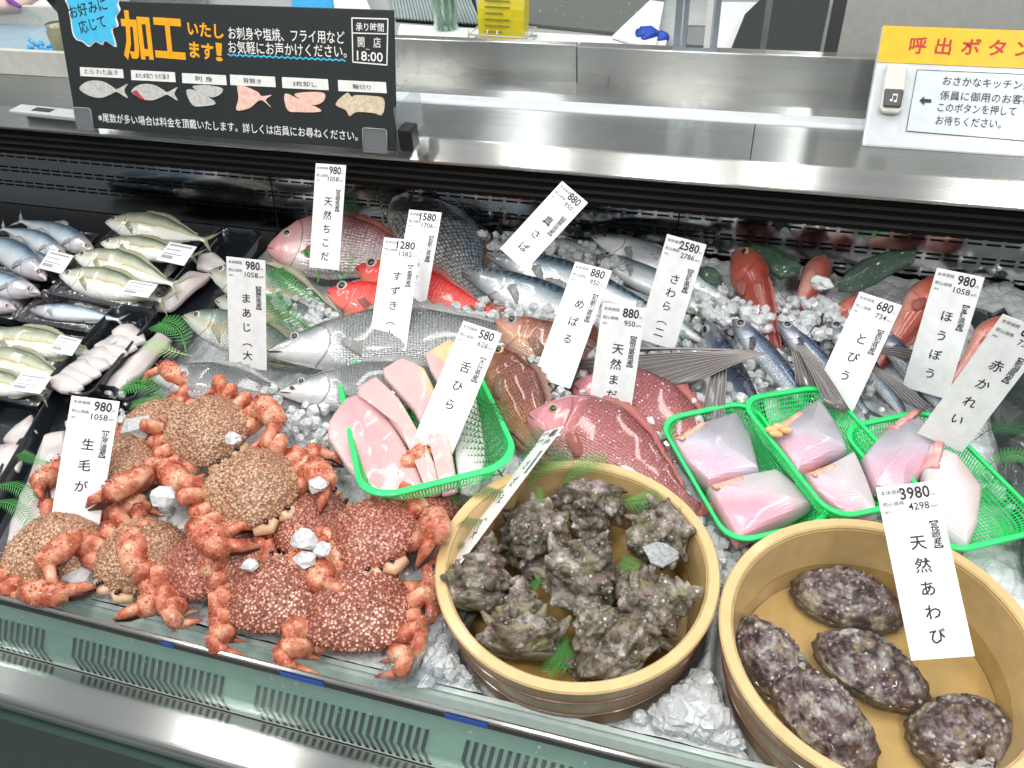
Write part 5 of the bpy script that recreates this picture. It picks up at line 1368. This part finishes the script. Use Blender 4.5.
# ================================================================== fish on the ice
fish('trevally', 'olive trevally behind the 980 tag, uppermost of the trevallies', (210, 272), (352, 322), .050, .05, 0, .02, 'large trevallies')
fish('trevally', 'teal silver trevally under the green sprigs left of the sea bass', (216, 300), (372, 352), .036, .03, 0, .02, 'large trevallies')
fish('trevally', 'trevally head with a yellow belly left of the 980 tag', (184, 316), (330, 372), .062, .03, 0, .02, 'large trevallies')
fish('sea_bass', 'grey scaly fish lying just above the topmost crab', (146, 374), (318, 412), .052, .02, 0, .03, 'silver scaled fish')
fish('sea_bass', 'large silver sea bass behind the big green basket, upper one', (268, 352), (566, 342), .058, .04, 0, .03, 'sea bass')
fish('sea_bass', 'second sea bass with pink lips under the upper one', (280, 392), (520, 392), .046, .03, 0, .02, 'sea bass')
fish('pink_bream', 'pale pink bream with large silver scales behind the tags', (268, 248), (446, 262), .060, .05, 0, .02, 'breams')
fish('scarlet', 'scarlet fish at the left, nearest the ice beads', (327, 292), (470, 326), .066, .05, 0, .0, 'two scarlet fish')
fish('scarlet', 'scarlet fish behind the 1280 tag', (356, 268), (500, 316), .070, .045, 0, .0, 'two scarlet fish')
fish('black_bream', 'big scaled grey blue fish behind the 1580 tag', (400, 196), (486, 312), .075, .05, -8, .02)
fish('mackerel', 'dark headed mackerel below the tilted 880 tag, upper one', (487, 254), (700, 335), .078, .03, 0, .02, 'mackerel on ice')
fish('mackerel', 'dark headed mackerel below the upper one, gill open', (462, 272), (680, 360), .072, .02, 0, .02, 'mackerel on ice')
fish('mackerel', 'small silver dark fish behind the tilted 880 tag', (545, 240), (650, 268), .060, .05, 20, .0, 'mackerel on ice')
fish('spotted', 'pale spotted mackerel at the rear left of the 2580 tag', (592, 236), (750, 316), .070, .045, 0, .03, 'spotted mackerel')
fish('mackerel', 'dark backed mackerel running behind the 2580 tag', (594, 254), (745, 332), .060, .04, 10, .02, 'spotted mackerel')
fish('spotted', 'lowest spotted mackerel left of the 2580 tag', (590, 282), (720, 352), .050, .03, 10, .02, 'spotted mackerel')
fish('rockfish', 'brown pink rockfish head poking out above the 580 tag', (494, 322), (640, 388), .064, .04, 0, .0, 'rockfish')
fish('orange_rockfish', 'orange brown rockfish lying along the large basket', (490, 346), (560, 478), .050, .03, 30, .0, 'rockfish')
fish('orange_rockfish', 'speckled rockfish between the two 880 tags', (574, 316), (606, 430), .046, .03, 20, .0, 'rockfish')
fish('red_bream', 'red sea bream with a round eye behind the turban shell bowl', (529, 414), (708, 520), .058, .03, 0, .04, 'red sea breams')
fish('red_bream', 'second red sea bream half buried in ice left of the basket', (574, 384), (760, 500), .040, -.005, 0, .03, 'red sea breams')
G1 = fish('gurnard', 'brick red gurnard with its belly up left of the black clip', (740, 250), (786, 374), .085, .03, 60, .0, 'red gurnards')
G2 = fish('gurnard', 'brick red gurnard with a lump of ice on it', (824, 256), (782, 350), .085, .02, -60, .0, 'red gurnards')
G3 = fish('gurnard', 'red gurnard half behind the right 980 tag', (938, 278), (868, 382), .085, .02, -30, .0, 'red gurnards')
G4 = fish('gurnard', 'red gurnard showing right of the right 980 tag', (1002, 318), (940, 400), .075, .02, -40, .0, 'red gurnards')
G5 = fish('gurnard', 'gurnard mostly hidden behind the 680 tag', (862, 296), (806, 372), .062, .02, -30, .0, 'red gurnards')
F1 = fish('flying', 'darkest indigo flying fish at the left of the group', (706, 322), (778, 448), .062, .02, 70, .0, 'flying fish')
F2 = fish('flying', 'flying fish with its long fin spread to the left', (733, 320), (826, 430), .068, .03, 20, .02, 'flying fish')
F3 = fish('flying', 'flying fish with a pale face in the middle of the group', (778, 322), (874, 420), .072, .03, 10, .02, 'flying fish')
F4 = fish('flying', 'flying fish with its eye left of the 680 tag edge', (828, 322), (914, 430), .066, .03, 10, .02, 'flying fish')
F5 = fish('flying', 'blue flying fish between the 680 and the right 980 tag', (880, 330), (962, 432), .050, .03, 10, .0, 'flying fish')
def fin_w(o, name, base, tips, m=None, n=9, droop=.004, spread=.012):
    return ray_fin(o, name, P(*base), [P(*t) for t in tips], m or F['wing'], n, droop, spread)
fin_w(F2, 'wing_fin', (758, 353, .088), [(562, 362, .060), (585, 372, .055), (632, 384, .052), (662, 388, .052), (700, 382, .062)], n=11, spread=.02)
fin_w(F2, 'wing_fin', (752, 352, .084), [(566, 352, .058), (600, 350, .058), (640, 352, .06)], n=5)
fin_w(F3, 'wing_fin', (800, 346, .090), [(850, 412, .060), (842, 414, .058), (826, 408, .055)], n=6)
fin_w(F3, 'wing_fin', (796, 352, .080), [(820, 392, .055), (808, 392, .052), (796, 388, .05)], n=5)
fin_w(F4, 'wing_fin', (870, 352, .075), [(918, 352, .062), (916, 358, .06), (905, 362, .058)], n=4)
fin_w(F5, 'wing_fin', (868, 366, .075), [(930, 408, .075), (926, 414, .07), (905, 404, .065)], F['dark'], n=5)
fin_w(F1, 'wing_fin', (722, 352, .075), [(700, 420, .040), (712, 430, .04), (724, 428, .04)], n=4)
def wing(o, pts_a, pts_b):
    """broad rounded fin between two edges"""
    A = [P(*p) for p in pts_a]; B_ = [P(*p) for p in pts_b]
    rows = [[A[i].lerp(B_[i], k/6)+V((0, 0, .012*sin(pi*k/6))) for i in range(len(A))] for k in range(7)]
    s = sheet([list(r) for r in zip(*rows)], .0015); wobj('wing_fin', s, F['green'], o)
wing(G1, [(742, 246, .09), (758, 244, .10), (778, 246, .10), (794, 256, .10), (800, 268, .095)], [(744, 250, .085), (752, 258, .085), (764, 268, .085), (780, 280, .085), (799, 274, .09)])
wing(G1, [(700, 270, .07), (706, 266, .075), (714, 268, .075), (722, 280, .07)], [(698, 282, .06), (704, 286, .06), (712, 288, .06), (722, 286, .06)])
wing(G3, [(836, 288, .08), (846, 272, .095), (862, 260, .11), (886, 252, .12), (915, 250, .13)], [(838, 292, .08), (856, 292, .08), (876, 284, .085), (892, 274, .095), (914, 262, .12)])
wing(G4, [(768, 218, .12), (772, 222, .12), (778, 232, .11)], [(790, 218, .12), (790, 226, .12), (792, 236, .11)])
g = G(); random.seed(1)
o = obj('stomach', G().ball(P(296, 388, .052), .010, 12, 8, (1.2, .7, .4)), MOUTHM); o.data.name = 'mouth'; o.name = 'gill_cavity'
o.parent = None; tag(o, 'dark open mouth lying between the two sea bass heads', 'fish mouth')

# ================================================================== fern sprigs
LEAF = mottled('fern_green', [(.3, (.03, .20, .035)), (.7, (.10, .42, .08))], 60, .4, coat=.2)
LEAFD = mottled('fern_dark_green', [(.3, (.008, .075, .02)), (.7, (.03, .17, .04))], 60, .4, coat=.2)
LEAFP = mottled('fern_pale_green', [(.3, (.28, .46, .18)), (.7, (.48, .62, .32))], 60, .4, coat=.2)
def fern_mesh(npair, wide, curl, full):
    g = G(); sp = lambda t: V((t, curl*sin(pi*t)*.3, .10*sin(pi*t)))
    g.tube([sp(i/12) for i in range(13)], [.010*(1-.7*i/12) for i in range(13)], 5)
    for i in range(npair):
        t = .08+.88*i/npair; b = sp(t); d = (sp(t+.02)-b).normalized(); ln = wide*(sin(pi*min(1, .25+.8*(1-t)))**.8)*(.55+.45*(1-t))
        for s in (1, -1):
            ang = radians(58)*s; pd = V((d.x*cos(ang)-d.y*sin(ang), d.x*sin(ang)+d.y*cos(ang), -.15)).normalized()
            e = b+pd*ln; g.tube([b, e], [.0045, .0015], 4)
            m = 6 if full else 0; nn = pd.cross(V((0, 0, 1))).normalized()
            if full:
                for k in range(1, m+1):
                    p = b+pd*ln*k/(m+.4); ll = ln*.26*(1-.55*k/m)
                    for q in (1, -1):
                        c = p+(nn*q*.8+pd*.6)*ll; w = pd*ll*.21
                        g.add([p-w, p+w*.2+V((0, 0, .004)), c+V((0, 0, .002)), p+w, p+V((0, 0, -.004))], [(0, 1, 2), (1, 3, 2), (0, 2, 4), (4, 2, 3), (0, 4, 3, 1)])
            else:
                w = d*.007; g.add([b-w, b+pd*ln*.5-w*1.3+V((0, 0, .006)), e, b+pd*ln*.5+w*1.3+V((0, 0, .006)), b+w, b+pd*ln*.5+V((0, 0, -.01))], [(0, 1, 5), (1, 2, 5), (2, 3, 5), (3, 4, 5), (0, 5, 4), (4, 3, 2, 1, 0)])
    return mesh_of('fern_sprig', g, False)
FM = {'full': fern_mesh(15, .34, .5, True), 'full2': fern_mesh(13, .42, -.4, True), 'simple': fern_mesh(17, .24, .4, False), 'simple2': fern_mesh(15, .20, -.5, False)}
FMM = {}
def fern(label, a, b, ha, hb, kind, m, roll=0):
    A, B_ = P(*a, ha), P(*b, hb); d = B_-A; Ln = d.length
    key = (kind, m.name)
    if key not in FMM: me = FM[kind].copy(); me.materials.append(m); FMM[key] = me
    o = bpy.data.objects.new('fern_sprig', FMM[key]); COL.objects.link(o)
    R = frame(d, V((0, 0, 1))) @ Matrix.Rotation(radians(roll), 3, 'X')
    Mx = R.to_4x4() @ Matrix.Diagonal((Ln, Ln, Ln, 1)); Mx.translation = A; o.matrix_world = Mx
    tag(o, label, 'fern', 'green fern sprigs')
for a in [
 ('fern sprig in front of the pink bream gill', (345, 276), (308, 248), .085, .09, 'simple', LEAF),
 ('fern sprig between the two upper sprigs and the scarlet fish', (318, 282), (300, 250), .08, .088, 'simple2', LEAF),
 ('fern sprig standing left of the scarlet fish eye', (340, 282), (352, 250), .09, .11, 'simple2', LEAF),
 ('fern sprig on the trevally left of the ice beads, upper', (322, 302), (276, 268), .085, .085, 'simple', LEAF),
 ('fern sprig on the trevally left of the ice beads, lower', (318, 332), (272, 292), .075, .078, 'simple', LEAF),
 ('fern sprig under the 980 tag lower edge on the right', (300, 340), (262, 322), .07, .075, 'simple2', LEAF),
 ('pale fern sprig at the end of the long rear tray', (192, 356), (150, 340), .05, .055, 'full', LEAFP),
 ('bright fern sprig above the pale one left of the trevally head', (186, 352), (158, 322), .06, .065, 'full2', LEAF),
 ('dense fern sprig right above the left 980 tag', (166, 400), (122, 386), .052, .052, 'full2', LEAF),
 ('dense fern sprig below the grey scaly fish head', (170, 392), (130, 406), .05, .05, 'full', LEAF),
 ('short fern sprig at the left edge of the left 980 tag', (58, 464), (20, 452), .05, .05, 'simple', LEAF),
 ('fern sprig reaching in from the left edge, upper', (-12, 488), (34, 502), .05, .05, 'simple', LEAF),
 ('fern sprig reaching in from the left edge, lower', (-14, 504), (30, 524), .048, .048, 'simple', LEAF),
 ('dark fern sprig leaning on the rear panel, left', (362, 232), (350, 176), .06, .16, 'full', LEAFD),
 ('dark fern sprig leaning on the rear panel, middle', (390, 225), (385, 172), .06, .17, 'full2', LEAFD),
 ('dark fern sprig leaning on the rear panel, right', (404, 228), (420, 182), .06, .15, 'full', LEAFD),
 ('fern sprig in the ice left of the tilted 880 tag', (515, 244), (496, 226), .06, .09, 'simple', LEAFD),
 ('small fern sprig beside the 2580 tag, upper', (706, 322), (690, 306), .05, .065, 'simple', LEAF),
 ('small fern sprig beside the 2580 tag, lower', (692, 346), (682, 330), .05, .06, 'simple', LEAF),
 ('tall dark fern sprig between the big basket and the bowl', (512, 490), (492, 398), .055, .075, 'full', LEAFD),
 ('dark fern sprig pointing up right beside the bowl rim', (508, 482), (548, 428), .058, .08, 'full2', LEAFD),
 ('dark fern sprig pointing left over the large basket edge', (516, 492), (468, 488), .060, .068, 'full', LEAFD),
 ('fern sprig inside the bowl under the tag, upper', (525, 496), (574, 456), .055, .085, 'full', LEAF),
 ('fern sprig inside the bowl at the back rim', (560, 492), (610, 459), .05, .082, 'full', LEAF),
 ('fern sprig right of the top turban shell', (612, 502), (662, 496), .05, .065, 'full2', LEAF),
 ('fern sprig at the right wall of the bowl', (684, 548), (686, 508), .04, .065, 'full', LEAFD),
 ('fern sprig at the left wall of the bowl', (494, 520), (456, 522), .045, .065, 'full', LEAFD),
 ('fern sprig at the left wall of the bowl, lower', (480, 545), (456, 545), .035, .05, 'full', LEAFD),
 ('fern sprig between the middle and right turban shells', (650, 590), (620, 560), .045, .06, 'full2', LEAF),
 ('fern sprig between the left turban shells', (532, 605), (540, 578), .04, .055, 'full', LEAF),
 ('fern sprig in the water below the middle shell, left', (560, 630), (545, 676), .035, .03, 'full', LEAF),
 ('fern sprig in the water below the middle shell, right', (566, 620), (570, 672), .035, .03, 'full2', LEAF),
 ('fern sprig sticking up between the upper turban shells', (548, 508), (538, 486), .06, .08, 'full', LEAF),
 ('fern sprig right of the right green basket, upper', (975, 440), (1030, 432), .05, .055, 'full', LEAFD),
 ('fern sprig right of the right green basket, lower', (985, 470), (1034, 458), .045, .05, 'full', LEAF),
 ('fern sprig under the crab pile beside the large basket', (470, 510), (448, 484), .04, .055, 'full', LEAFD),
]: fern(*a)

# ================================================================== ice
def in_poly(x, y, poly):
    r = False; j = len(poly)-1
    for i in range(len(poly)):
        xi, yi = poly[i]; xj, yj = poly[j]
        if (yi > y) != (yj > y) and x < (xj-xi)*(y-yi)/(yj-yi)+xi: r = not r
        j = i
    return r
ICE_XL = -.86
def bed_h(x, y):
    n = noise.noise(V((x*14, y*14, 3)))*.010+abs(noise.noise(V((x*42, y*42, 7))))*.012+noise.noise(V((x*110, y*110, 1)))*.004
    h = .004+n+max(0, min(1, (y-.82)/.35))*.030
    lim = -.795-.07*max(0, (y-.6))
    for b, r in ((B1, .140), (B2, .140)):
        d = (V((x, y))-b).length
        if d < r: h = min(h, -.032)
        elif d < r+.012: h = -.032+(h+.032)*((d-r)/.012)
    # flatter, lower bed beneath the trays and crabs
    if x < -.33 and y < .66: h = min(h, .004+n*.3)
    if x < -.62: h = min(h, .0+n*.2-(min(1, (-.62-x)/.12))*.012)
    if y < .40: h = min(h, -.002+n*.3)
    return h
g = G(); NX, NY = 330, 190; X0, X1, Y0, Y1 = -.86, 1.2, .392, 1.206
vs = []
xs = [X0+(X1-X0)*i/NX for i in range(NX+1)]
mt = obj('black_mat', G().box(XL, -.862, .392, 1.206, H(-.012), H(-.002)), DARK, None, False); tag(mt, 'black mat under the packed trays at the left of the case', 'mat')
for j in range(NY+1):
    y = Y0+(Y1-Y0)*j/NY
    for x in xs: vs.append(V((x, y, H(bed_h(x, y)))))
fs = [(j*(NX+1)+i, j*(NX+1)+i+1, (j+1)*(NX+1)+i+1, (j+1)*(NX+1)+i) for j in range(NY) for i in range(NX)]
g.add(vs, fs)
ib = obj('ice_bed', g, ICE_BED); tag(ib, 'bed of packed crushed ice filling the display case', 'ice', kind='stuff')
def chunk(g, c, r, seed):
    random.seed(seed); n = random.choice((5, 6)); q = Euler((random.random()*6, random.random()*6, random.random()*6)).to_matrix(); rings = []
    for k, z in ((.55, -.7), (1.0, -.35), (1.05, .3), (.6, .7)):
        rings.append([c+q @ V((cos(2*pi*j/n)*r*k*random.uniform(.8, 1.1), sin(2*pi*j/n)*r*k*random.uniform(.8, 1.1), z*r+random.uniform(-.12, .12)*r)) for j in range(n)])
    g.loft(rings)
random.seed(11); g = G(); N_C = 0
zones = [  # pixel polygon, height, count, radius
 ([(440, 655), (455, 650), (500, 705), (560, 728), (640, 735), (700, 690), (716, 660), (720, 700), (790, 770), (640, 770), (420, 690)], .000, 420, .0085),
 ([(590, 735), (700, 690), (720, 660), (745, 720), (790, 775), (640, 775)], -.006, 130, .014),
 ([(400, 650), (436, 596), (450, 640), (430, 680), (380, 690)], .0, 60, .005),
 ([(455, 300), (500, 300), (560, 305), (640, 330), (560, 380), (500, 320), (455, 315)], .050, 240, .0085),
 ([(470, 232), (500, 232), (590, 235), (640, 262), (600, 300), (545, 275), (540, 255), (490, 248)], .060, 130, .0085),
 ([(250, 275), (300, 282), (350, 325), (300, 335), (262, 300)], .060, 90, .0072),
 ([(560, 240), (700, 240), (730, 300), (640, 330), (560, 300)], .050, 90, .008),
 ([(640, 300), (735, 285), (800, 330), (850, 350), (900, 420), (860, 400), (760, 395), (700, 430), (640, 440), (580, 400)], .036, 480, .008),
 ([(700, 270), (740, 300), (830, 300), (880, 330), (850, 345), (740, 330), (700, 320)], .058, 170, .0095),
 ([(645, 400), (700, 400), (660, 440), (700, 520), (730, 545), (705, 560), (660, 470)], .018, 150, .007),
 ([(700, 545), (740, 545), (830, 525), (720, 600)], .012, 60, .008),
 ([(255, 385), (330, 385), (330, 450), (270, 430)], .038, 60, .008),
 ([(930, 240), (1024, 250), (1024, 300), (960, 290)], .040, 22, .011),
 ([(975, 470), (1000, 470), (1024, 520), (1010, 530)], .016, 16, .009),
 ([(480, 330), (560, 340), (600, 400), (540, 410), (500, 380)], .045, 60, .007),
 ([(60, 420), (150, 380), (170, 440), (90, 460)], .022, 40, .007),
 ([(150, 470), (340, 420), (330, 560), (130, 620), (30, 560)], .012, 90, .008),
]
for poly, h, cnt, r in zones:
    x0, x1 = min(p[0] for p in poly), max(p[0] for p in poly); y0, y1 = min(p[1] for p in poly), max(p[1] for p in poly); k = tries = 0
    while k < cnt and tries < cnt*20:
        tries += 1
        x, y = random.uniform(x0, x1), random.uniform(y0, y1)
        if not in_poly(x, y, poly): continue
        st = random.getstate(); rr = r*random.uniform(.55, 1.35); hh = h+random.uniform(-.010, .008); p = P(x, y, hh)
        if (V((p.x, p.y))-B1).length < .145+rr or (V((p.x, p.y))-B2).length < .146+rr or p.y < .392+rr: continue
        if h < .03: p.z = max(p.z, H(bed_h(p.x, p.y))+rr*.2)
        chunk(g, p, rr, N_C+1000); N_C += 1; random.setstate(st); random.random(); random.random(); k += 1
        random.seed(N_C*7+3)
ci = obj('crushed_ice', g, ICE, None, False); tag(ci, 'loose chunks of crushed ice heaped around the fish and bowls', 'ice', kind='stuff')
for i, (lb, x, y, h, r) in enumerate([
 ('wide ice lump on the hairy crab leg in the middle of the pile', 163, 497, .082, .012),
 ('flat rectangular ice piece between the two right crabs', 304, 540, .075, .011),
 ('small ice piece just right of the rectangular one', 322, 550, .072, .008),
 ('long ice piece lying below the rectangular one', 306, 560, .068, .009),
 ('ice ball resting on a crab leg below the 1280 tag', 318, 485, .085, .009),
 ('ice ball at the top of the crab pile', 233, 438, .085, .008),
 ('small ice piece at the side of the frosted crab', 250, 565, .072, .007),
 ('large ice lump left of the topmost crab beside the tag', 138, 428, .058, .017),
 ('ice lump lying on the second gurnard', 821, 283, .125, .011),
 ('ice lump at the left front corner beside the glass', 70, 582, .018, .022),
 ('ice lump right of the left front corner lump', 52, 578, .014, .015)]):
    g = G(); c = P(x, y, h); chunk(g, V((0, 0, 0)), r*1.25, 50+i); o = obj('ice_piece', g, ICE, None, False); o.location = c; o.scale = (1.25, 1, .75); tag(o, lb, 'ice piece', 'loose pieces of ice on the seafood')
g = G(); random.seed(21)
for _ in range(42):
    x = random.uniform(20, 700); y = 600+(x*.25)+random.uniform(2, 26); p = P(x, y, -.06); q = max(.356, min(.38, p.y)); g.ball(V((p.x, .3455, H(random.uniform(-.07, .02)))), random.uniform(.0012, .0035), 6, 4, (1, .35, .8))
tag(obj('water_drops', g, CLEARP), 'splashes of water and ice on the front glass', 'water', kind='stuff')
# clear strip tray edge between crabs and bowl
cl = thing('clear_tray', 'clear plastic tray edge between the crabs and the turban shell bowl', 'tray', P(420, 650, .004))
g = G(); a0, a1 = P(372, 690, .006), P(444, 590, .012)
sd = (P(430, 690, .006)-a0)
for k in range(7):
    q = k/6; off = sd*(q*.95); hz = .010*(k % 2)
    g.tube([a0+off+V((0, .004, hz)), a0.lerp(a1, .3)+off+V((.002, 0, hz+.003)), a1+off*.8+V((0, 0, hz))], .0055, 8, .5)
wobj('ribbed_edge', g, CLEARP, cl)
g = G(); pts_ = [a0+V((0, .003, -.001)), a0+sd+V((0, .003, -.001)), a1+sd*.8, a1]; g.add([p+V((0, 0, .001)) for p in pts_]+[p-V((0, 0, .001)) for p in pts_], [(0, 1, 2, 3), (7, 6, 5, 4), (0, 4, 5, 1), (1, 5, 6, 2), (2, 6, 7, 3), (3, 7, 4, 0)])
wobj('base', g, CLEARP, cl, False)
# white liner tray under the crabs
g = G().box(-.98, -.36, .395, .60, H(-.003), H(.0035)); o = obj('liner_tray', g, plain('liner_white', (.72, .74, .74), .35)); tag(o, 'pale flat liner tray under the front row of crabs', 'liner'); bevel(o, .002)
# blue tape on the front lip
g = G(); xa = P(288, 655, .0); 
for (pa_, pb2) in (((286, 655), (328, 668)), ((170, 622), (182, 625)), ((448, 700), (490, 712))):
    A = P(*pa_, .0395); B_ = P(*pb2, .0395); g = G().box(A.x, B_.x, .3455, .3461, H(.0260), H(.0350))
    tag(obj('blue_tape', g, MATS.get('tape_blue') or plain('tape_blue', (.01, .10, .55), .4), None, False), {286: 'blue tape on the front glass edge below the right end crab', 170: 'short blue tape on the front glass edge below the front row', 448: 'blue tape on the front glass edge near the turban shell bowl'}[pa_[0]], 'tape')
# dark crumpled plastic bag at the right
BAG = mottled('dark_bag_film', [(.3, (.02, .028, .026)), (.7, (.07, .085, .08))], 20, .12, 40, .5, coat=.8)
g = G(); rows = []
for j in range(40):
    rows.append([V((.345+.45*i/39, .64+.50*j/39, H(.028+.03*abs(noise.noise(V((i*.35, j*.10, 5))))+.015*noise.noise(V((i*.8, j*.3, 2)))))) for i in range(40)])
o = obj('plastic_bag', sheet(rows, .001), BAG, None); tag(o, 'dark crumpled plastic sheet at the right edge behind the baskets', 'plastic sheet')

# ================================================================== light
def area(name, loc, size, power, col=(1, 1, 1), rot=(0, 0, 0), sy=None):
    l = bpy.data.lights.new(name, 'AREA'); l.energy = power; l.color = col; l.shape = 'RECTANGLE'; l.size = size; l.size_y = sy or size
    o = bpy.data.objects.new(name, l); COL.objects.link(o); o.location = loc; o.rotation_euler = rot; return o
LP = 8.0
for i, x in enumerate((-2.6, -1.55, -.75, .1, .95, 1.9)):
    area('ceiling_strip_light', (x, .9, 2.75), .13, LP*1.05, (1, .985, .95), (radians(-3), 0, 0), 1.3)
for x in (-1.5, -.3, .9):
    area('shop_spot_light', (x, -.35, 2.7), .34, LP*1.4, (1, .97, .93), (radians(24), 0, 0), .22)
for i, x in enumerate((-2.2, -.9, .2, 1.3)):
    area('prep_room_light', (x, 2.6, 2.6), .12, LP*.7, (.97, 1, .97), (0, 0, 0), 1.2)
w = bpy.data.worlds.new('world'); scene.world = w; w.use_nodes = True
class _W: node_tree = w.node_tree
WN = NT(_W)
_d = WN.n('SeparateXYZ', {0: WN.n('TexCoord').outputs['Generated']}).outputs[2]
L(w.node_tree, WN.ramp(WN.math('ADD', WN.math('MULTIPLY', _d, .5), .5), [(.45, (.08, .09, .09)), (.55, (.22, .24, .25)), (.85, (.50, .53, .55)), (1.0, (.50, .53, .54))]), w.node_tree.nodes['Background'].inputs[0])
w.node_tree.nodes['Background'].inputs[1].default_value = .85
bpy.data.objects.remove(_fo)

vs_ = scene.view_settings
scene.display_settings.display_device = 'sRGB'
vs_.view_transform = 'Standard'; vs_.look = 'None'; vs_.gamma = 1; vs_.use_curve_mapping = False
vs_.exposure = 0.22
